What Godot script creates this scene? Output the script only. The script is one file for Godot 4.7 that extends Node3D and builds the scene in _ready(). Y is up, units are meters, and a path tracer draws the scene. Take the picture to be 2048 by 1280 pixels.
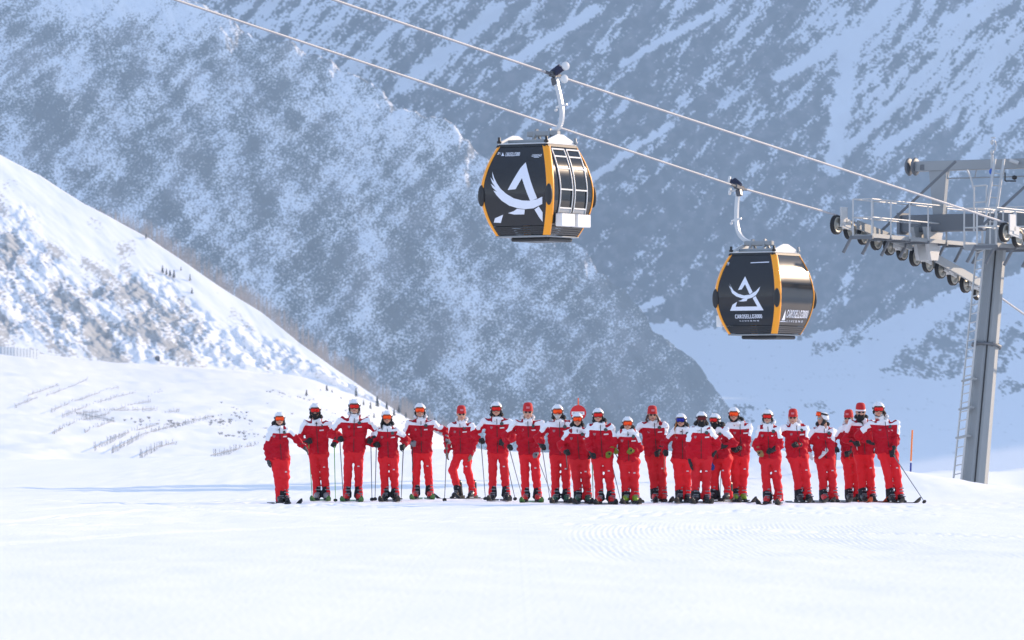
extends Node3D
# Ski instructors lined up on a piste under a gondola lift, mountains behind.
# F: focal length in pixels of the 2048 px wide photograph, HY: the eye level's row, EYE: eye height over the piste in metres.
const F := 12000.0
const CX := 1024.0
const HY := 910.0
const EYE := 0.9
const SUN := Vector3(0.79, 0.298, -0.536)

var mats := {}
var used := {}
var nz := FastNoiseLite.new()
var nf := FastNoiseLite.new()

func P(px: float, py: float, d: float) -> Vector3:
	return Vector3((px - CX) / F * d, EYE + (HY - py) / F * d, -d)

func ready_camera() -> void:
	var cam := Camera3D.new()
	cam.name = "camera"
	var att := CameraAttributesPhysical.new()
	att.frustum_focal_length = 211.0
	att.frustum_near = 1.0
	att.frustum_far = 20000.0
	att.frustum_focus_distance = 114.0
	att.exposure_aperture = 6.3
	cam.attributes = att
	cam.projection = Camera3D.PROJECTION_FRUSTUM
	cam.near = 1.0
	cam.far = 20000.0
	cam.size = 1280.0 / F
	cam.frustum_offset = Vector2(0.0, (HY - 640.0) / F)
	cam.position = Vector3(0, EYE, 0)
	add_child(cam)
	cam.current = true
	var sky_mat := ProceduralSkyMaterial.new()
	sky_mat.sky_top_color = Color(0.53, 0.60, 0.72)
	sky_mat.sky_horizon_color = Color(0.85, 0.885, 0.93)
	sky_mat.sky_curve = 0.14
	sky_mat.ground_bottom_color = Color(0.75, 0.79, 0.86)
	sky_mat.ground_horizon_color = Color(0.72, 0.80, 0.92)
	sky_mat.sky_energy_multiplier = 1.05
	sky_mat.sun_angle_max = 12.0
	var sky := Sky.new()
	sky.sky_material = sky_mat
	var env := Environment.new()
	env.background_mode = Environment.BG_SKY
	env.sky = sky
	env.tonemap_mode = Environment.TONE_MAPPER_LINEAR
	env.tonemap_exposure = 2.06
	env.sdfgi_enabled = true
	env.ssao_enabled = true
	env.ssil_enabled = true
	env.fog_enabled = true
	env.fog_density = 0.00013
	env.fog_light_color = Color(0.74, 0.865, 1.0)
	var we := WorldEnvironment.new()
	we.name = "environment"
	we.environment = env
	add_child(we)
	var sun := DirectionalLight3D.new()
	sun.name = "sun"
	sun.light_energy = 1.6
	sun.light_color = Color(1.0, 0.89, 0.775)
	sun.light_angular_distance = 0.5
	sun.shadow_enabled = true
	sun.look_at_from_position(Vector3.ZERO, -SUN, Vector3.UP)
	add_child(sun)

func mat(key: String, c: Color, rough := 0.8, metal := 0.0) -> StandardMaterial3D:
	if mats.has(key):
		return mats[key]
	var m := StandardMaterial3D.new()
	m.resource_name = key
	m.albedo_color = c
	m.roughness = rough
	m.metallic = metal
	mats[key] = m
	return m

func vmat(key: String, rough := 0.8, metal := 0.0) -> StandardMaterial3D:
	var m := mat(key, Color.WHITE, rough, metal)
	m.vertex_color_use_as_albedo = true
	return m

func numbered(called: String) -> String:
	var n: int = used.get(called, 0)
	used[called] = n + 1
	return called if n == 0 else "%s_%03d" % [called, n]

func thing(called: String, label: String, category: String, at := Vector3.ZERO, group := "") -> Node3D:
	var o := Node3D.new()
	o.name = numbered(called)
	add_child(o)
	o.position = at
	tag(o, label, category, group)
	return o

func tag(o: Node, label: String, category: String, group := "") -> void:
	o.set_meta("label", label)
	o.set_meta("category", category)
	if group != "":
		o.set_meta("group", group)

func put(called: String, mesh: Mesh, m: Material, parent: Node3D = self) -> MeshInstance3D:
	var o := MeshInstance3D.new()
	o.name = numbered(called) if parent == self else called
	o.mesh = mesh
	o.material_override = m
	parent.add_child(o, true)
	return o

func ground_piece(called: String, mesh: Mesh, m: Material, label: String) -> MeshInstance3D:
	var o := put(called, mesh, m)
	o.set_meta("kind", "structure")
	o.set_meta("label", label)
	o.set_meta("category", "terrain")
	return o

class Geo:
	var v := PackedVector3Array()
	var n := PackedVector3Array()
	var c := PackedColorArray()
	var uv := PackedVector2Array()
	var ix := PackedInt32Array()
	var col := Color.WHITE

	func p(at: Vector3, t := Vector2.ZERO) -> int:
		v.append(at)
		c.append(col)
		uv.append(t)
		return v.size() - 1

	func tri(a: int, b: int, d: int) -> void:
		ix.append(a)
		ix.append(b)
		ix.append(d)

	func quad(a: int, b: int, d: int, e: int) -> void:
		tri(a, b, d)
		tri(a, d, e)

	func face(pts: Array, from: Vector3) -> void:
		var mid := Vector3.ZERO
		for q in pts:
			mid += q
		mid /= pts.size()
		var nn: Vector3 = (pts[2] - pts[0]).cross(pts[1] - pts[0])
		var list := pts.duplicate()
		if nn.dot(mid - from) < 0.0:
			list.reverse()
		var first := v.size()
		for q in list:
			p(q)
		for k in range(1, list.size() - 1):
			tri(first, first + k, first + k + 1)

	func box(at: Vector3, size: Vector3, b := Basis.IDENTITY, ch := 0.0) -> void:
		var h := size * 0.5
		ch = minf(ch, minf(h.x, minf(h.y, h.z)) * 0.8)
		for ax in 3:
			var a1 := (ax + 1) % 3
			var a2 := (ax + 2) % 3
			for s in [-1.0, 1.0]:
				var pts := []
				for q in [[-1, -1], [-1, 1], [1, 1], [1, -1]]:
					var w := Vector3.ZERO
					w[ax] = s * h[ax]
					w[a1] = q[0] * (h[a1] - ch)
					w[a2] = q[1] * (h[a2] - ch)
					pts.append(at + b * w)
				face(pts, at)
				if ch > 0.0:
					for s2 in [-1.0, 1.0]:
						var e := []
						for q in [[0, -1], [0, 1], [1, 1], [1, -1]]:
							var w := Vector3.ZERO
							w[ax] = s * (h[ax] - (ch if q[0] == 1 else 0.0))
							w[a1] = s2 * (h[a1] - (0.0 if q[0] == 1 else ch))
							w[a2] = q[1] * (h[a2] - ch)
							e.append(at + b * w)
						face(e, at)
		if ch > 0.0:
			for sx in [-1.0, 1.0]:
				for sy in [-1.0, 1.0]:
					for sz in [-1.0, 1.0]:
						face([at + b * Vector3(sx * h.x, sy * (h.y - ch), sz * (h.z - ch)), at + b * Vector3(sx * (h.x - ch), sy * h.y, sz * (h.z - ch)), at + b * Vector3(sx * (h.x - ch), sy * (h.y - ch), sz * h.z)], at)

	func bar(a: Vector3, b: Vector3, w: float, t: float, up := Vector3.UP, ch := 0.0) -> void:
		var y := (b - a).normalized()
		var x := up.cross(y)
		if x.length() < 0.01:
			x = Vector3.RIGHT.cross(y)
		x = x.normalized()
		box((a + b) * 0.5, Vector3(w, a.distance_to(b), t), Basis(x, y, x.cross(y)), ch)

	func tube(path: Array, radii, sides := 8, caps := true, squash := 1.0) -> void:
		var side := Vector3.ZERO
		var first := v.size()
		var count := path.size()
		for k in count:
			var dir: Vector3 = (path[mini(k + 1, count - 1)] - path[maxi(k - 1, 0)]).normalized()
			if k == 0:
				side = dir.cross(Vector3.UP if absf(dir.y) < 0.9 else Vector3.RIGHT).normalized()
			side = (side - dir * side.dot(dir)).normalized()
			var up := side.cross(dir)
			var r: float = radii[k] if radii is Array else radii
			for s in sides:
				var a := TAU * s / sides
				p(path[k] + side * cos(a) * r + up * sin(a) * r * squash, Vector2(float(s) / sides, float(k)))
		for k in count - 1:
			for s in sides:
				var s1 := (s + 1) % sides
				quad(first + k * sides + s, first + k * sides + s1, first + (k + 1) * sides + s1, first + (k + 1) * sides + s)
		if caps:
			var mid: Vector3 = (path[0] + path[1]) * 0.5
			var e0 := []
			var e1 := []
			for s in sides:
				e0.append(v[first + s])
				e1.append(v[first + (count - 1) * sides + s])
			face(e0, mid)
			face(e1, (path[count - 1] + path[count - 2]) * 0.5)

	# rings of revolution round y: profile of Vector2(radius, y)
	func lathe(profile: Array, sides: int, t: Transform3D) -> void:
		var first := v.size()
		for q in profile:
			for s in sides:
				var a := TAU * s / sides
				p(t * Vector3(cos(a) * q.x, q.y, sin(a) * q.x))
		for k in profile.size() - 1:
			for s in sides:
				var s1 := (s + 1) % sides
				quad(first + k * sides + s, first + (k + 1) * sides + s, first + (k + 1) * sides + s1, first + k * sides + s1)

	func ball(at: Vector3, r: Vector3, b := Basis.IDENTITY, sides := 12) -> void:
		var prof := []
		for k in 9:
			var a := PI * k / 8.0 - PI / 2
			prof.append(Vector2(maxf(cos(a), 0.001), sin(a)))
		lathe(prof, sides, Transform3D(b * Basis.from_scale(r), at))

	func slab(poly: PackedVector2Array, t: Transform3D, thick: float) -> void:
		var tri_ix := Geometry2D.triangulate_polygon(poly)
		var mid := Vector3.ZERO
		for q in poly:
			mid += Vector3(q.x, q.y, thick * 0.5)
		mid = t * (mid / poly.size())
		for z in [0.0, thick]:
			for k in range(0, tri_ix.size(), 3):
				var pts := []
				for m in 3:
					var q: Vector2 = poly[tri_ix[k + m]]
					pts.append(t * Vector3(q.x, q.y, z))
				face(pts, t * Vector3(poly[tri_ix[k]].x, poly[tri_ix[k]].y, thick * 0.5))
		for k in poly.size():
			var a: Vector2 = poly[k]
			var b: Vector2 = poly[(k + 1) % poly.size()]
			face([t * Vector3(a.x, a.y, 0), t * Vector3(b.x, b.y, 0), t * Vector3(b.x, b.y, thick), t * Vector3(a.x, a.y, thick)], mid)

	func normals() -> void:
		n.resize(v.size())
		n.fill(Vector3.ZERO)
		for k in range(0, ix.size(), 3):
			var a := ix[k]
			var b := ix[k + 1]
			var d := ix[k + 2]
			var w := (v[d] - v[a]).cross(v[b] - v[a])
			n[a] += w
			n[b] += w
			n[d] += w
		for k in n.size():
			n[k] = n[k].normalized() if n[k].length_squared() > 1e-18 else Vector3.UP

	func add(o: Geo, t: Transform3D, flip := false) -> void:
		var first := v.size()
		for k in o.v.size():
			v.append(t * o.v[k])
			c.append(o.c[k])
			uv.append(o.uv[k])
		for k in range(0, o.ix.size(), 3):
			if flip:
				tri(first + o.ix[k], first + o.ix[k + 2], first + o.ix[k + 1])
			else:
				tri(first + o.ix[k], first + o.ix[k + 1], first + o.ix[k + 2])

	func mesh() -> ArrayMesh:
		if n.size() != v.size():
			normals()
		var a := []
		a.resize(Mesh.ARRAY_MAX)
		a[Mesh.ARRAY_VERTEX] = v
		a[Mesh.ARRAY_NORMAL] = n
		a[Mesh.ARRAY_COLOR] = c
		a[Mesh.ARRAY_TEX_UV] = uv
		a[Mesh.ARRAY_INDEX] = ix
		var m := ArrayMesh.new()
		m.add_surface_from_arrays(Mesh.PRIMITIVE_TRIANGLES, a)
		return m

# capsules joined by a smooth minimum, meshed as surface nets. bones: [a, b, ra, rb]; groups are cut below hem before the next group is joined
func nets(groups: Array, lo: Vector3, hi: Vector3, cell: float, k: float, hem := -1e9, rough := 0.0, freq := 9.0) -> Geo:
	var nx := int(ceil((hi.x - lo.x) / cell)) + 2
	var ny := int(ceil((hi.y - lo.y) / cell)) + 2
	var nzz := int(ceil((hi.z - lo.z) / cell)) + 2
	var f := PackedFloat32Array()
	f.resize(nx * ny * nzz)
	f.fill(1.0)
	for gi in groups.size():
		for bone in groups[gi]:
			var a: Vector3 = bone[0]
			var ba: Vector3 = bone[1] - a
			var ra: float = bone[2]
			var dr: float = bone[3] - ra
			var l2 := maxf(ba.length_squared(), 1e-9)
			var rm := maxf(ra, ra + dr) + k + cell * 1.5
			var b0 := (a.min(bone[1]) - Vector3.ONE * rm - lo) / cell
			var b1 := (a.max(bone[1]) + Vector3.ONE * rm - lo) / cell
			for iy in range(maxi(int(b0.y), 0), mini(int(b1.y) + 2, ny)):
				for iz in range(maxi(int(b0.z), 0), mini(int(b1.z) + 2, nzz)):
					var row := (iy * nzz + iz) * nx
					for ixx in range(maxi(int(b0.x), 0), mini(int(b1.x) + 2, nx)):
						var pa := Vector3(lo.x + ixx * cell, lo.y + iy * cell, lo.z + iz * cell) - a
						var h := clampf(pa.dot(ba) / l2, 0.0, 1.0)
						var d := (pa - ba * h).length() - ra - dr * h
						var o := f[row + ixx]
						var g := maxf(k - absf(o - d), 0.0)
						f[row + ixx] = minf(o, d) - g * g * 0.25 / k
		if gi == 0 and hem > -1e8:
			for iy in ny:
				var over := hem - (lo.y + iy * cell)
				if over > -0.05:
					for q in range(iy * nzz * nx, (iy + 1) * nzz * nx):
						f[q] = maxf(f[q], over)
	if rough > 0.0:
		for iy in ny:
			for iz in nzz:
				var row := (iy * nzz + iz) * nx
				for ixx in nx:
					if absf(f[row + ixx]) < 0.05:
						f[row + ixx] += rough * nf.get_noise_3d((lo.x + ixx * cell) * freq, (lo.y + iy * cell) * freq * 1.5, (lo.z + iz * cell) * freq)
	var g := Geo.new()
	var at := PackedInt32Array()
	at.resize(nx * ny * nzz)
	at.fill(-1)
	var sy := nx * nzz
	for iy in ny - 1:
		for iz in nzz - 1:
			var row := (iy * nzz + iz) * nx
			for ixx in nx - 1:
				var q := row + ixx
				var v0 := f[q]
				var v1 := f[q + 1]
				var v2 := f[q + nx]
				var v3 := f[q + nx + 1]
				var v4 := f[q + sy]
				var v5 := f[q + sy + 1]
				var v6 := f[q + sy + nx]
				var v7 := f[q + sy + nx + 1]
				var m := minf(minf(minf(v0, v1), minf(v2, v3)), minf(minf(v4, v5), minf(v6, v7)))
				if m >= 0.0:
					continue
				if maxf(maxf(maxf(v0, v1), maxf(v2, v3)), maxf(maxf(v4, v5), maxf(v6, v7))) < 0.0:
					continue
				var s := Vector3.ZERO
				var cnt := 0
				for e in [[v0, v1, 0, 0, 0, 0], [v2, v3, 0, 0, 1, 0], [v4, v5, 0, 1, 0, 0], [v6, v7, 0, 1, 1, 0], [v0, v2, 0, 0, 0, 2], [v1, v3, 1, 0, 0, 2], [v4, v6, 0, 1, 0, 2], [v5, v7, 1, 1, 0, 2], [v0, v4, 0, 0, 0, 1], [v1, v5, 1, 0, 0, 1], [v2, v6, 0, 0, 1, 1], [v3, v7, 1, 0, 1, 1]]:
					if (e[0] < 0.0) != (e[1] < 0.0):
						var t: float = e[0] / (e[0] - e[1])
						var w := Vector3(e[2], e[3], e[4])
						w[e[5]] += t
						s += w
						cnt += 1
				at[q] = g.p(lo + (Vector3(ixx, iy, iz) + s / cnt) * cell)
	for iy in range(1, ny - 1):
		for iz in range(1, nzz - 1):
			var row := (iy * nzz + iz) * nx
			for ixx in range(1, nx - 1):
				var q := row + ixx
				if at[q] < 0 and at[q - 1] < 0 and at[q - nx] < 0 and at[q - sy] < 0:
					continue
				var inside := f[q] < 0.0
				if inside != (f[q + 1] < 0.0):
					net_quad(g, at[q], at[q - nx], at[q - nx - sy], at[q - sy], inside)
				if inside != (f[q + sy] < 0.0):
					net_quad(g, at[q], at[q - 1], at[q - 1 - nx], at[q - nx], inside)
				if inside != (f[q + nx] < 0.0):
					net_quad(g, at[q], at[q - sy], at[q - sy - 1], at[q - 1], inside)
	return g

func net_quad(g: Geo, a: int, b: int, c: int, d: int, inside: bool) -> void:
	if a < 0 or b < 0 or c < 0 or d < 0:
		return
	if inside:
		g.quad(a, b, c, d)
	else:
		g.quad(a, d, c, b)

# colours a mesh by sign of scalar fields, cutting triangles along each zero line: fields give a colour where positive
func zoned(g: Geo, base: Color, fields: Array, colors: Array) -> Geo:
	g.normals()
	for k in g.c.size():
		g.c[k] = base
	var cur := g
	for fi in fields.size():
		var val := PackedFloat32Array()
		val.resize(cur.v.size())
		for k in cur.v.size():
			val[k] = fields[fi].call(cur.v[k])
		var o := Geo.new()
		o.v = cur.v.duplicate()
		o.n = cur.n.duplicate()
		o.c = cur.c.duplicate()
		o.uv = cur.uv.duplicate()
		var twin := {}
		var cutp := {}
		for k in range(0, cur.ix.size(), 3):
			var t := [cur.ix[k], cur.ix[k + 1], cur.ix[k + 2]]
			var pos := 0
			for m in 3:
				if val[t[m]] > 0.0:
					pos += 1
			if pos == 0:
				o.tri(t[0], t[1], t[2])
			elif pos == 3:
				o.tri(twin_of(o, twin, t[0], colors[fi]), twin_of(o, twin, t[1], colors[fi]), twin_of(o, twin, t[2], colors[fi]))
			else:
				for m in 3:
					var a: int = t[m]
					var b: int = t[(m + 1) % 3]
					var d: int = t[(m + 2) % 3]
					if (val[a] > 0.0) != (val[b] > 0.0) and (val[a] > 0.0) != (val[d] > 0.0):
						var ab := cut_at(o, cutp, a, b, val)
						var ad := cut_at(o, cutp, a, d, val)
						if val[a] > 0.0:
							o.tri(twin_of(o, twin, a, colors[fi]), twin_of(o, twin, ab, colors[fi]), twin_of(o, twin, ad, colors[fi]))
							o.quad(ab, b, d, ad)
						else:
							o.tri(a, ab, ad)
							o.quad(twin_of(o, twin, ab, colors[fi]), twin_of(o, twin, b, colors[fi]), twin_of(o, twin, d, colors[fi]), twin_of(o, twin, ad, colors[fi]))
						break
		cur = o
	return cur

func twin_of(o: Geo, twin: Dictionary, a: int, col: Color) -> int:
	if not twin.has(a):
		o.v.append(o.v[a])
		o.n.append(o.n[a])
		o.uv.append(o.uv[a])
		o.c.append(col)
		twin[a] = o.v.size() - 1
	return twin[a]

func cut_at(o: Geo, cutp: Dictionary, a: int, b: int, val: PackedFloat32Array) -> int:
	var lo := mini(a, b)
	var hi := maxi(a, b)
	var key := lo * 1000003 + hi
	if not cutp.has(key):
		var t := val[lo] / (val[lo] - val[hi])
		o.v.append(o.v[lo].lerp(o.v[hi], t))
		o.n.append(o.n[lo].lerp(o.n[hi], t).normalized())
		o.uv.append(o.uv[lo])
		o.c.append(o.c[lo])
		cutp[key] = o.v.size() - 1
	return cutp[key]

# ---------------------------------------------------------------- terrain
func line_at(pts: Array, x: float) -> float:
	if x <= pts[0][0]:
		return pts[0][1]
	for k in range(1, pts.size()):
		if x <= pts[k][0]:
			return lerpf(pts[k - 1][1], pts[k][1], (x - pts[k - 1][0]) / (pts[k][0] - pts[k - 1][0]))
	return pts[pts.size() - 1][1]

const TRACKS := [[-6.0, 0.18, 1.2], [-2.0, -0.25, 0.9], [3.0, 0.32, 1.5], [7.0, -0.2, 1.1], [0.0, 0.45, 0.6], [-8.5, 0.1, 0.8], [5.0, -0.4, 1.0]]
const CREST := [[-3000, 925], [0, 917], [520, 906], [870, 897], [1100, 905], [1400, 903], [1500, 899], [1570, 893], [1640, 905], [1700, 925], [1800, 947], [1900, 966], [2048, 988], [2600, 1060]]

func crest_d(px: float) -> float:
	return lerpf(190.0, 145.0, smoothstep(1450.0, 1800.0, px))

func lay(x: float, d: float) -> float:
	var px := CX + x / 155.0 * F
	var dc := crest_d(px)
	var hc := EYE + (HY - line_at(CREST, px)) / F * dc
	if px < -3000.0:
		hc = 0.7
	var h := 0.0
	if d > 120.0 and d <= dc:
		var t := (d - 120.0) / (dc - 120.0)
		h = hc * t * t * (2.0 - t) + 0.0
	elif d > dc:
		h = hc - (d - dc) * 0.035 - (d - dc) * (d - dc) * 0.0012
	return maxf(h, -60.0)

func lumps(x: float, d: float) -> float:
	var far := clampf((d - 20.0) / 40.0, 0.0, 1.0)
	var h := 0.05 * nz.get_noise_2d(x * 9.0, d * 3.0) * far + 0.018 * nz.get_noise_2d(x * 40.0, d * 14.0)
	if d > 26.0 and d < 125.0:
		h += 0.016 * nz.get_noise_2d(x * 70.0 + d * 9.0, d * 30.0) * smoothstep(26.0, 50.0, d)
		for k in 7:
			var u: float = x - (TRACKS[k][0] + TRACKS[k][1] * (d - 90.0) + TRACKS[k][2] * sin(d * 0.11 + k))
			if absf(u) < 0.5:
				h -= 0.022 * (exp(-pow((u - 0.14) / 0.06, 2.0)) + exp(-pow((u + 0.14) / 0.06, 2.0))) * smoothstep(40.0, 60.0, d)
	if d > 70.0:
		h += 0.012 * nz.get_noise_2d(x * 160.0 + 50.0, d * 60.0) * clampf((d - 70.0) / 20.0, 0.0, 1.0)
	if d > 125.0:
		h += 0.04 * absf(nz.get_noise_2d(x * 60.0, d * 25.0 + 300.0)) * clampf((d - 125.0) / 15.0, 0.0, 1.0)
	return h

func bend(d: float) -> float:
	return 0.0011 * (d - 62.0) * (d - 62.0) if d < 90.0 else 0.8624 + 0.0616 * (d - 90.0) * exp(-(d - 90.0) / 30.0)

func combed(xc: float, d: float) -> float:
	var a := smoothstep(0.3, 0.9, xc) * smoothstep(5.6, 4.2, xc) * smoothstep(46.0, 56.0, d) * smoothstep(86.0, 72.0, d)
	a += smoothstep(-7.6, -7.0, xc) * smoothstep(-4.6, -5.2, xc) * smoothstep(62.0, 70.0, d) * smoothstep(102.0, 90.0, d) * 0.7
	return a * 0.003 * cos(xc / 0.066 * TAU) * clampf(0.6 + 1.3 * nz.get_noise_2d(xc * 60.0, d * 16.0), 0.0, 1.3)

func ground_y(x: float, z: float) -> float:
	return lay(x, -z) + lumps(x, -z)

func build_ground() -> void:
	var cols := []
	for s in [-900.0, -300.0, -120.0, -60.0, -40.0, -30.0, -24.0]:
		cols.append(s)
	var x := -20.0
	while x < 20.0:
		cols.append(x)
		if (x > -7.6 and x < -4.6) or (x > 0.3 and x < 5.6):
			x += 0.0165
		else:
			x += 0.09 if absf(x) < 12.0 else 0.3
	for s in [20.0, 24.0, 30.0, 40.0, 60.0, 120.0, 300.0, 900.0]:
		cols.append(s)
	var rows := [-900.0, -300.0, -100.0, -30.0, -8.0, 0.0, 6.0]
	var d := 12.0
	while d < 215.0:
		rows.append(d)
		d *= 1.0085 if d < 135.0 else 1.012
	for s in [225.0, 250.0, 290.0, 340.0, 400.0, 500.0]:
		rows.append(s)
	var g := Geo.new()
	for dd in rows:
		var b: float = bend(maxf(dd, 30.0)) if dd < 210.0 else 0.0
		for xc in cols:
			var xx: float = xc + (b if absf(xc) < 19.0 else 0.0)
			var y := lay(xx, dd)
			if absf(xc) < 22.0 and dd > 5.0 and dd < 220.0:
				y += lumps(xx, dd) + combed(xc, dd)
			g.p(Vector3(xx, y, -dd), Vector2(xx, dd))
	var nc := cols.size()
	for r in rows.size() - 1:
		for k in nc - 1:
			var q := r * nc + k
			g.quad(q, q + nc, q + nc + 1, q + 1)
	var m := mat("piste_snow", Color(0.93, 0.93, 0.93), 0.75)
	m.heightmap_enabled = true
	m.heightmap_texture = noise_tex(256, 0.05, 3, 11)
	m.heightmap_scale = 0.4
	m.uv1_scale = Vector3(1.1, 0.5, 1)
	m.subsurf_scatter_enabled = false
	ground_piece("ground", g.mesh(), m, "groomed white snow of the piste the skiers stand on")

func noise_tex(size: int, f: float, oct: int, sd: int) -> ImageTexture:
	var n := FastNoiseLite.new()
	n.seed = sd
	n.frequency = f
	n.fractal_octaves = oct
	return ImageTexture.create_from_image(n.get_seamless_image(size, size))

# a slope as a grid between the rows top(px) and low(px) of the photograph, at the distance far(px, py); behind > 0 lets it fall away behind its upper edge
func slope(px0: float, px1: float, cols: int, rows: int, top: Callable, low: Callable, far: Callable, bump: Callable, scale: Vector2, origin: Vector2, behind := 0) -> Geo:
	var g := Geo.new()
	for r in rows + 1 + behind:
		for k in cols + 1:
			var px := lerpf(px0, px1, float(k) / cols)
			var tp: float = top.call(px)
			var lw: float = maxf(low.call(px), tp + 2.0)
			var py := lerpf(tp, lw, maxf(float(r - behind) / rows, 0.0))
			var q := P(px, py, far.call(px, py))
			if r < behind:
				var s := float(behind - r)
				q += Vector3(0, -0.010, -0.011) * s * s * -q.z
			q += bump.call(q)
			g.p(q, Vector2((q.x - origin.x) / scale.x, 1.0 - (q.y - origin.y) / scale.y))
	for r in rows + behind:
		for k in cols:
			var q := r * (cols + 1) + k
			g.quad(q, q + 1, q + cols + 2, q + cols + 1)
	return g

func pic(w: int, h: int, paint: Callable) -> ImageTexture:
	var bytes := PackedByteArray()
	bytes.resize(w * h * 3)
	var at := 0
	for j in h:
		for i in w:
			var c: Vector3 = paint.call(i, j)
			bytes[at] = int(clampf(c.x, 0.0, 1.0) * 255.0)
			bytes[at + 1] = int(clampf(c.y, 0.0, 1.0) * 255.0)
			bytes[at + 2] = int(clampf(c.z, 0.0, 1.0) * 255.0)
			at += 3
	return ImageTexture.create_from_image(Image.create_from_data(w, h, false, Image.FORMAT_RGB8, bytes))

func tex_mat(key: String, t: Texture2D) -> StandardMaterial3D:
	var m := mat(key, Color.WHITE, 0.9)
	m.albedo_texture = t
	return m

const B_TOP := [[-700, -760], [0, -262], [200, -100], [330, -18], [400, 22], [480, 58], [560, 92], [620, 118], [700, 162], [800, 224], [880, 256], [960, 300], [1040, 380], [1120, 452], [1200, 538], [1260, 592], [1330, 676], [1390, 742], [1432, 800], [1480, 860], [1600, 985]]
const A_TOP := [[-400, 70], [0, 308], [80, 350], [170, 410], [230, 440], [300, 478], [420, 560], [520, 622], [600, 688], [680, 745], [760, 800], [830, 845], [900, 885], [1000, 930]]
const A_LOW := [[-400, 680], [0, 690], [60, 700], [150, 722], [230, 732], [520, 745], [640, 760], [700, 785], [800, 835], [900, 885], [1000, 930]]
const C_LOW := [[-200, 640], [1283, 640], [1424, 656], [1585, 674], [1734, 655], [1821, 614], [1945, 568], [2048, 540], [2200, 500], [6000, 500]]
const SNOW := Vector3(0.91, 0.925, 0.945)

var tab_b := PackedFloat32Array()
var tab_c := PackedFloat32Array()
var tab_a := PackedFloat32Array()
var tab_al := PackedFloat32Array()

func table(pts: Array) -> PackedFloat32Array:
	var t := PackedFloat32Array()
	for k in 900:
		t.append(line_at(pts, k * 4.0 - 800.0))
	return t

func look(t: PackedFloat32Array, px: float) -> float:
	return t[clampi(int((px + 800.0) * 0.25), 0, 899)]

func b_far(_px: float, py: float) -> float:
	return 3700.0 / (1.0 - 1.15 * (HY - py) / F)

func a_far(px: float, py: float) -> float:
	return 866.0 / (0.48 - 0.5 * (px - CX) / F - 0.72 * (HY - py) / F) * 1.09

func shelf_top(px: float) -> float:
	var s := 0.0
	for k in 9:
		s += line_at(A_LOW, px + (k - 4) * 30.0)
	return s / 9.0 - 5.0

func shelf_far(px: float, py: float) -> float:
	var tp := shelf_top(px)
	return 520.0 * pow(1900.0 / 520.0, clampf((945.0 - py) / (945.0 - tp), 0.0, 1.05))

func c_far(px: float, py: float) -> float:
	var bound := line_at(C_LOW, px)
	if py > bound:
		return lerpf(5000.0, 3900.0, smoothstep(0.0, 1.0, (py - bound) / (1010.0 - bound)) * 0.4 + 0.6 * (py - bound) / (1010.0 - bound))
	var hb := EYE + (HY - bound) / F * 5000.0
	return (5000.0 / 1.19 - hb) / (1.0 / 1.19 - (HY - py) / F)

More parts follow.
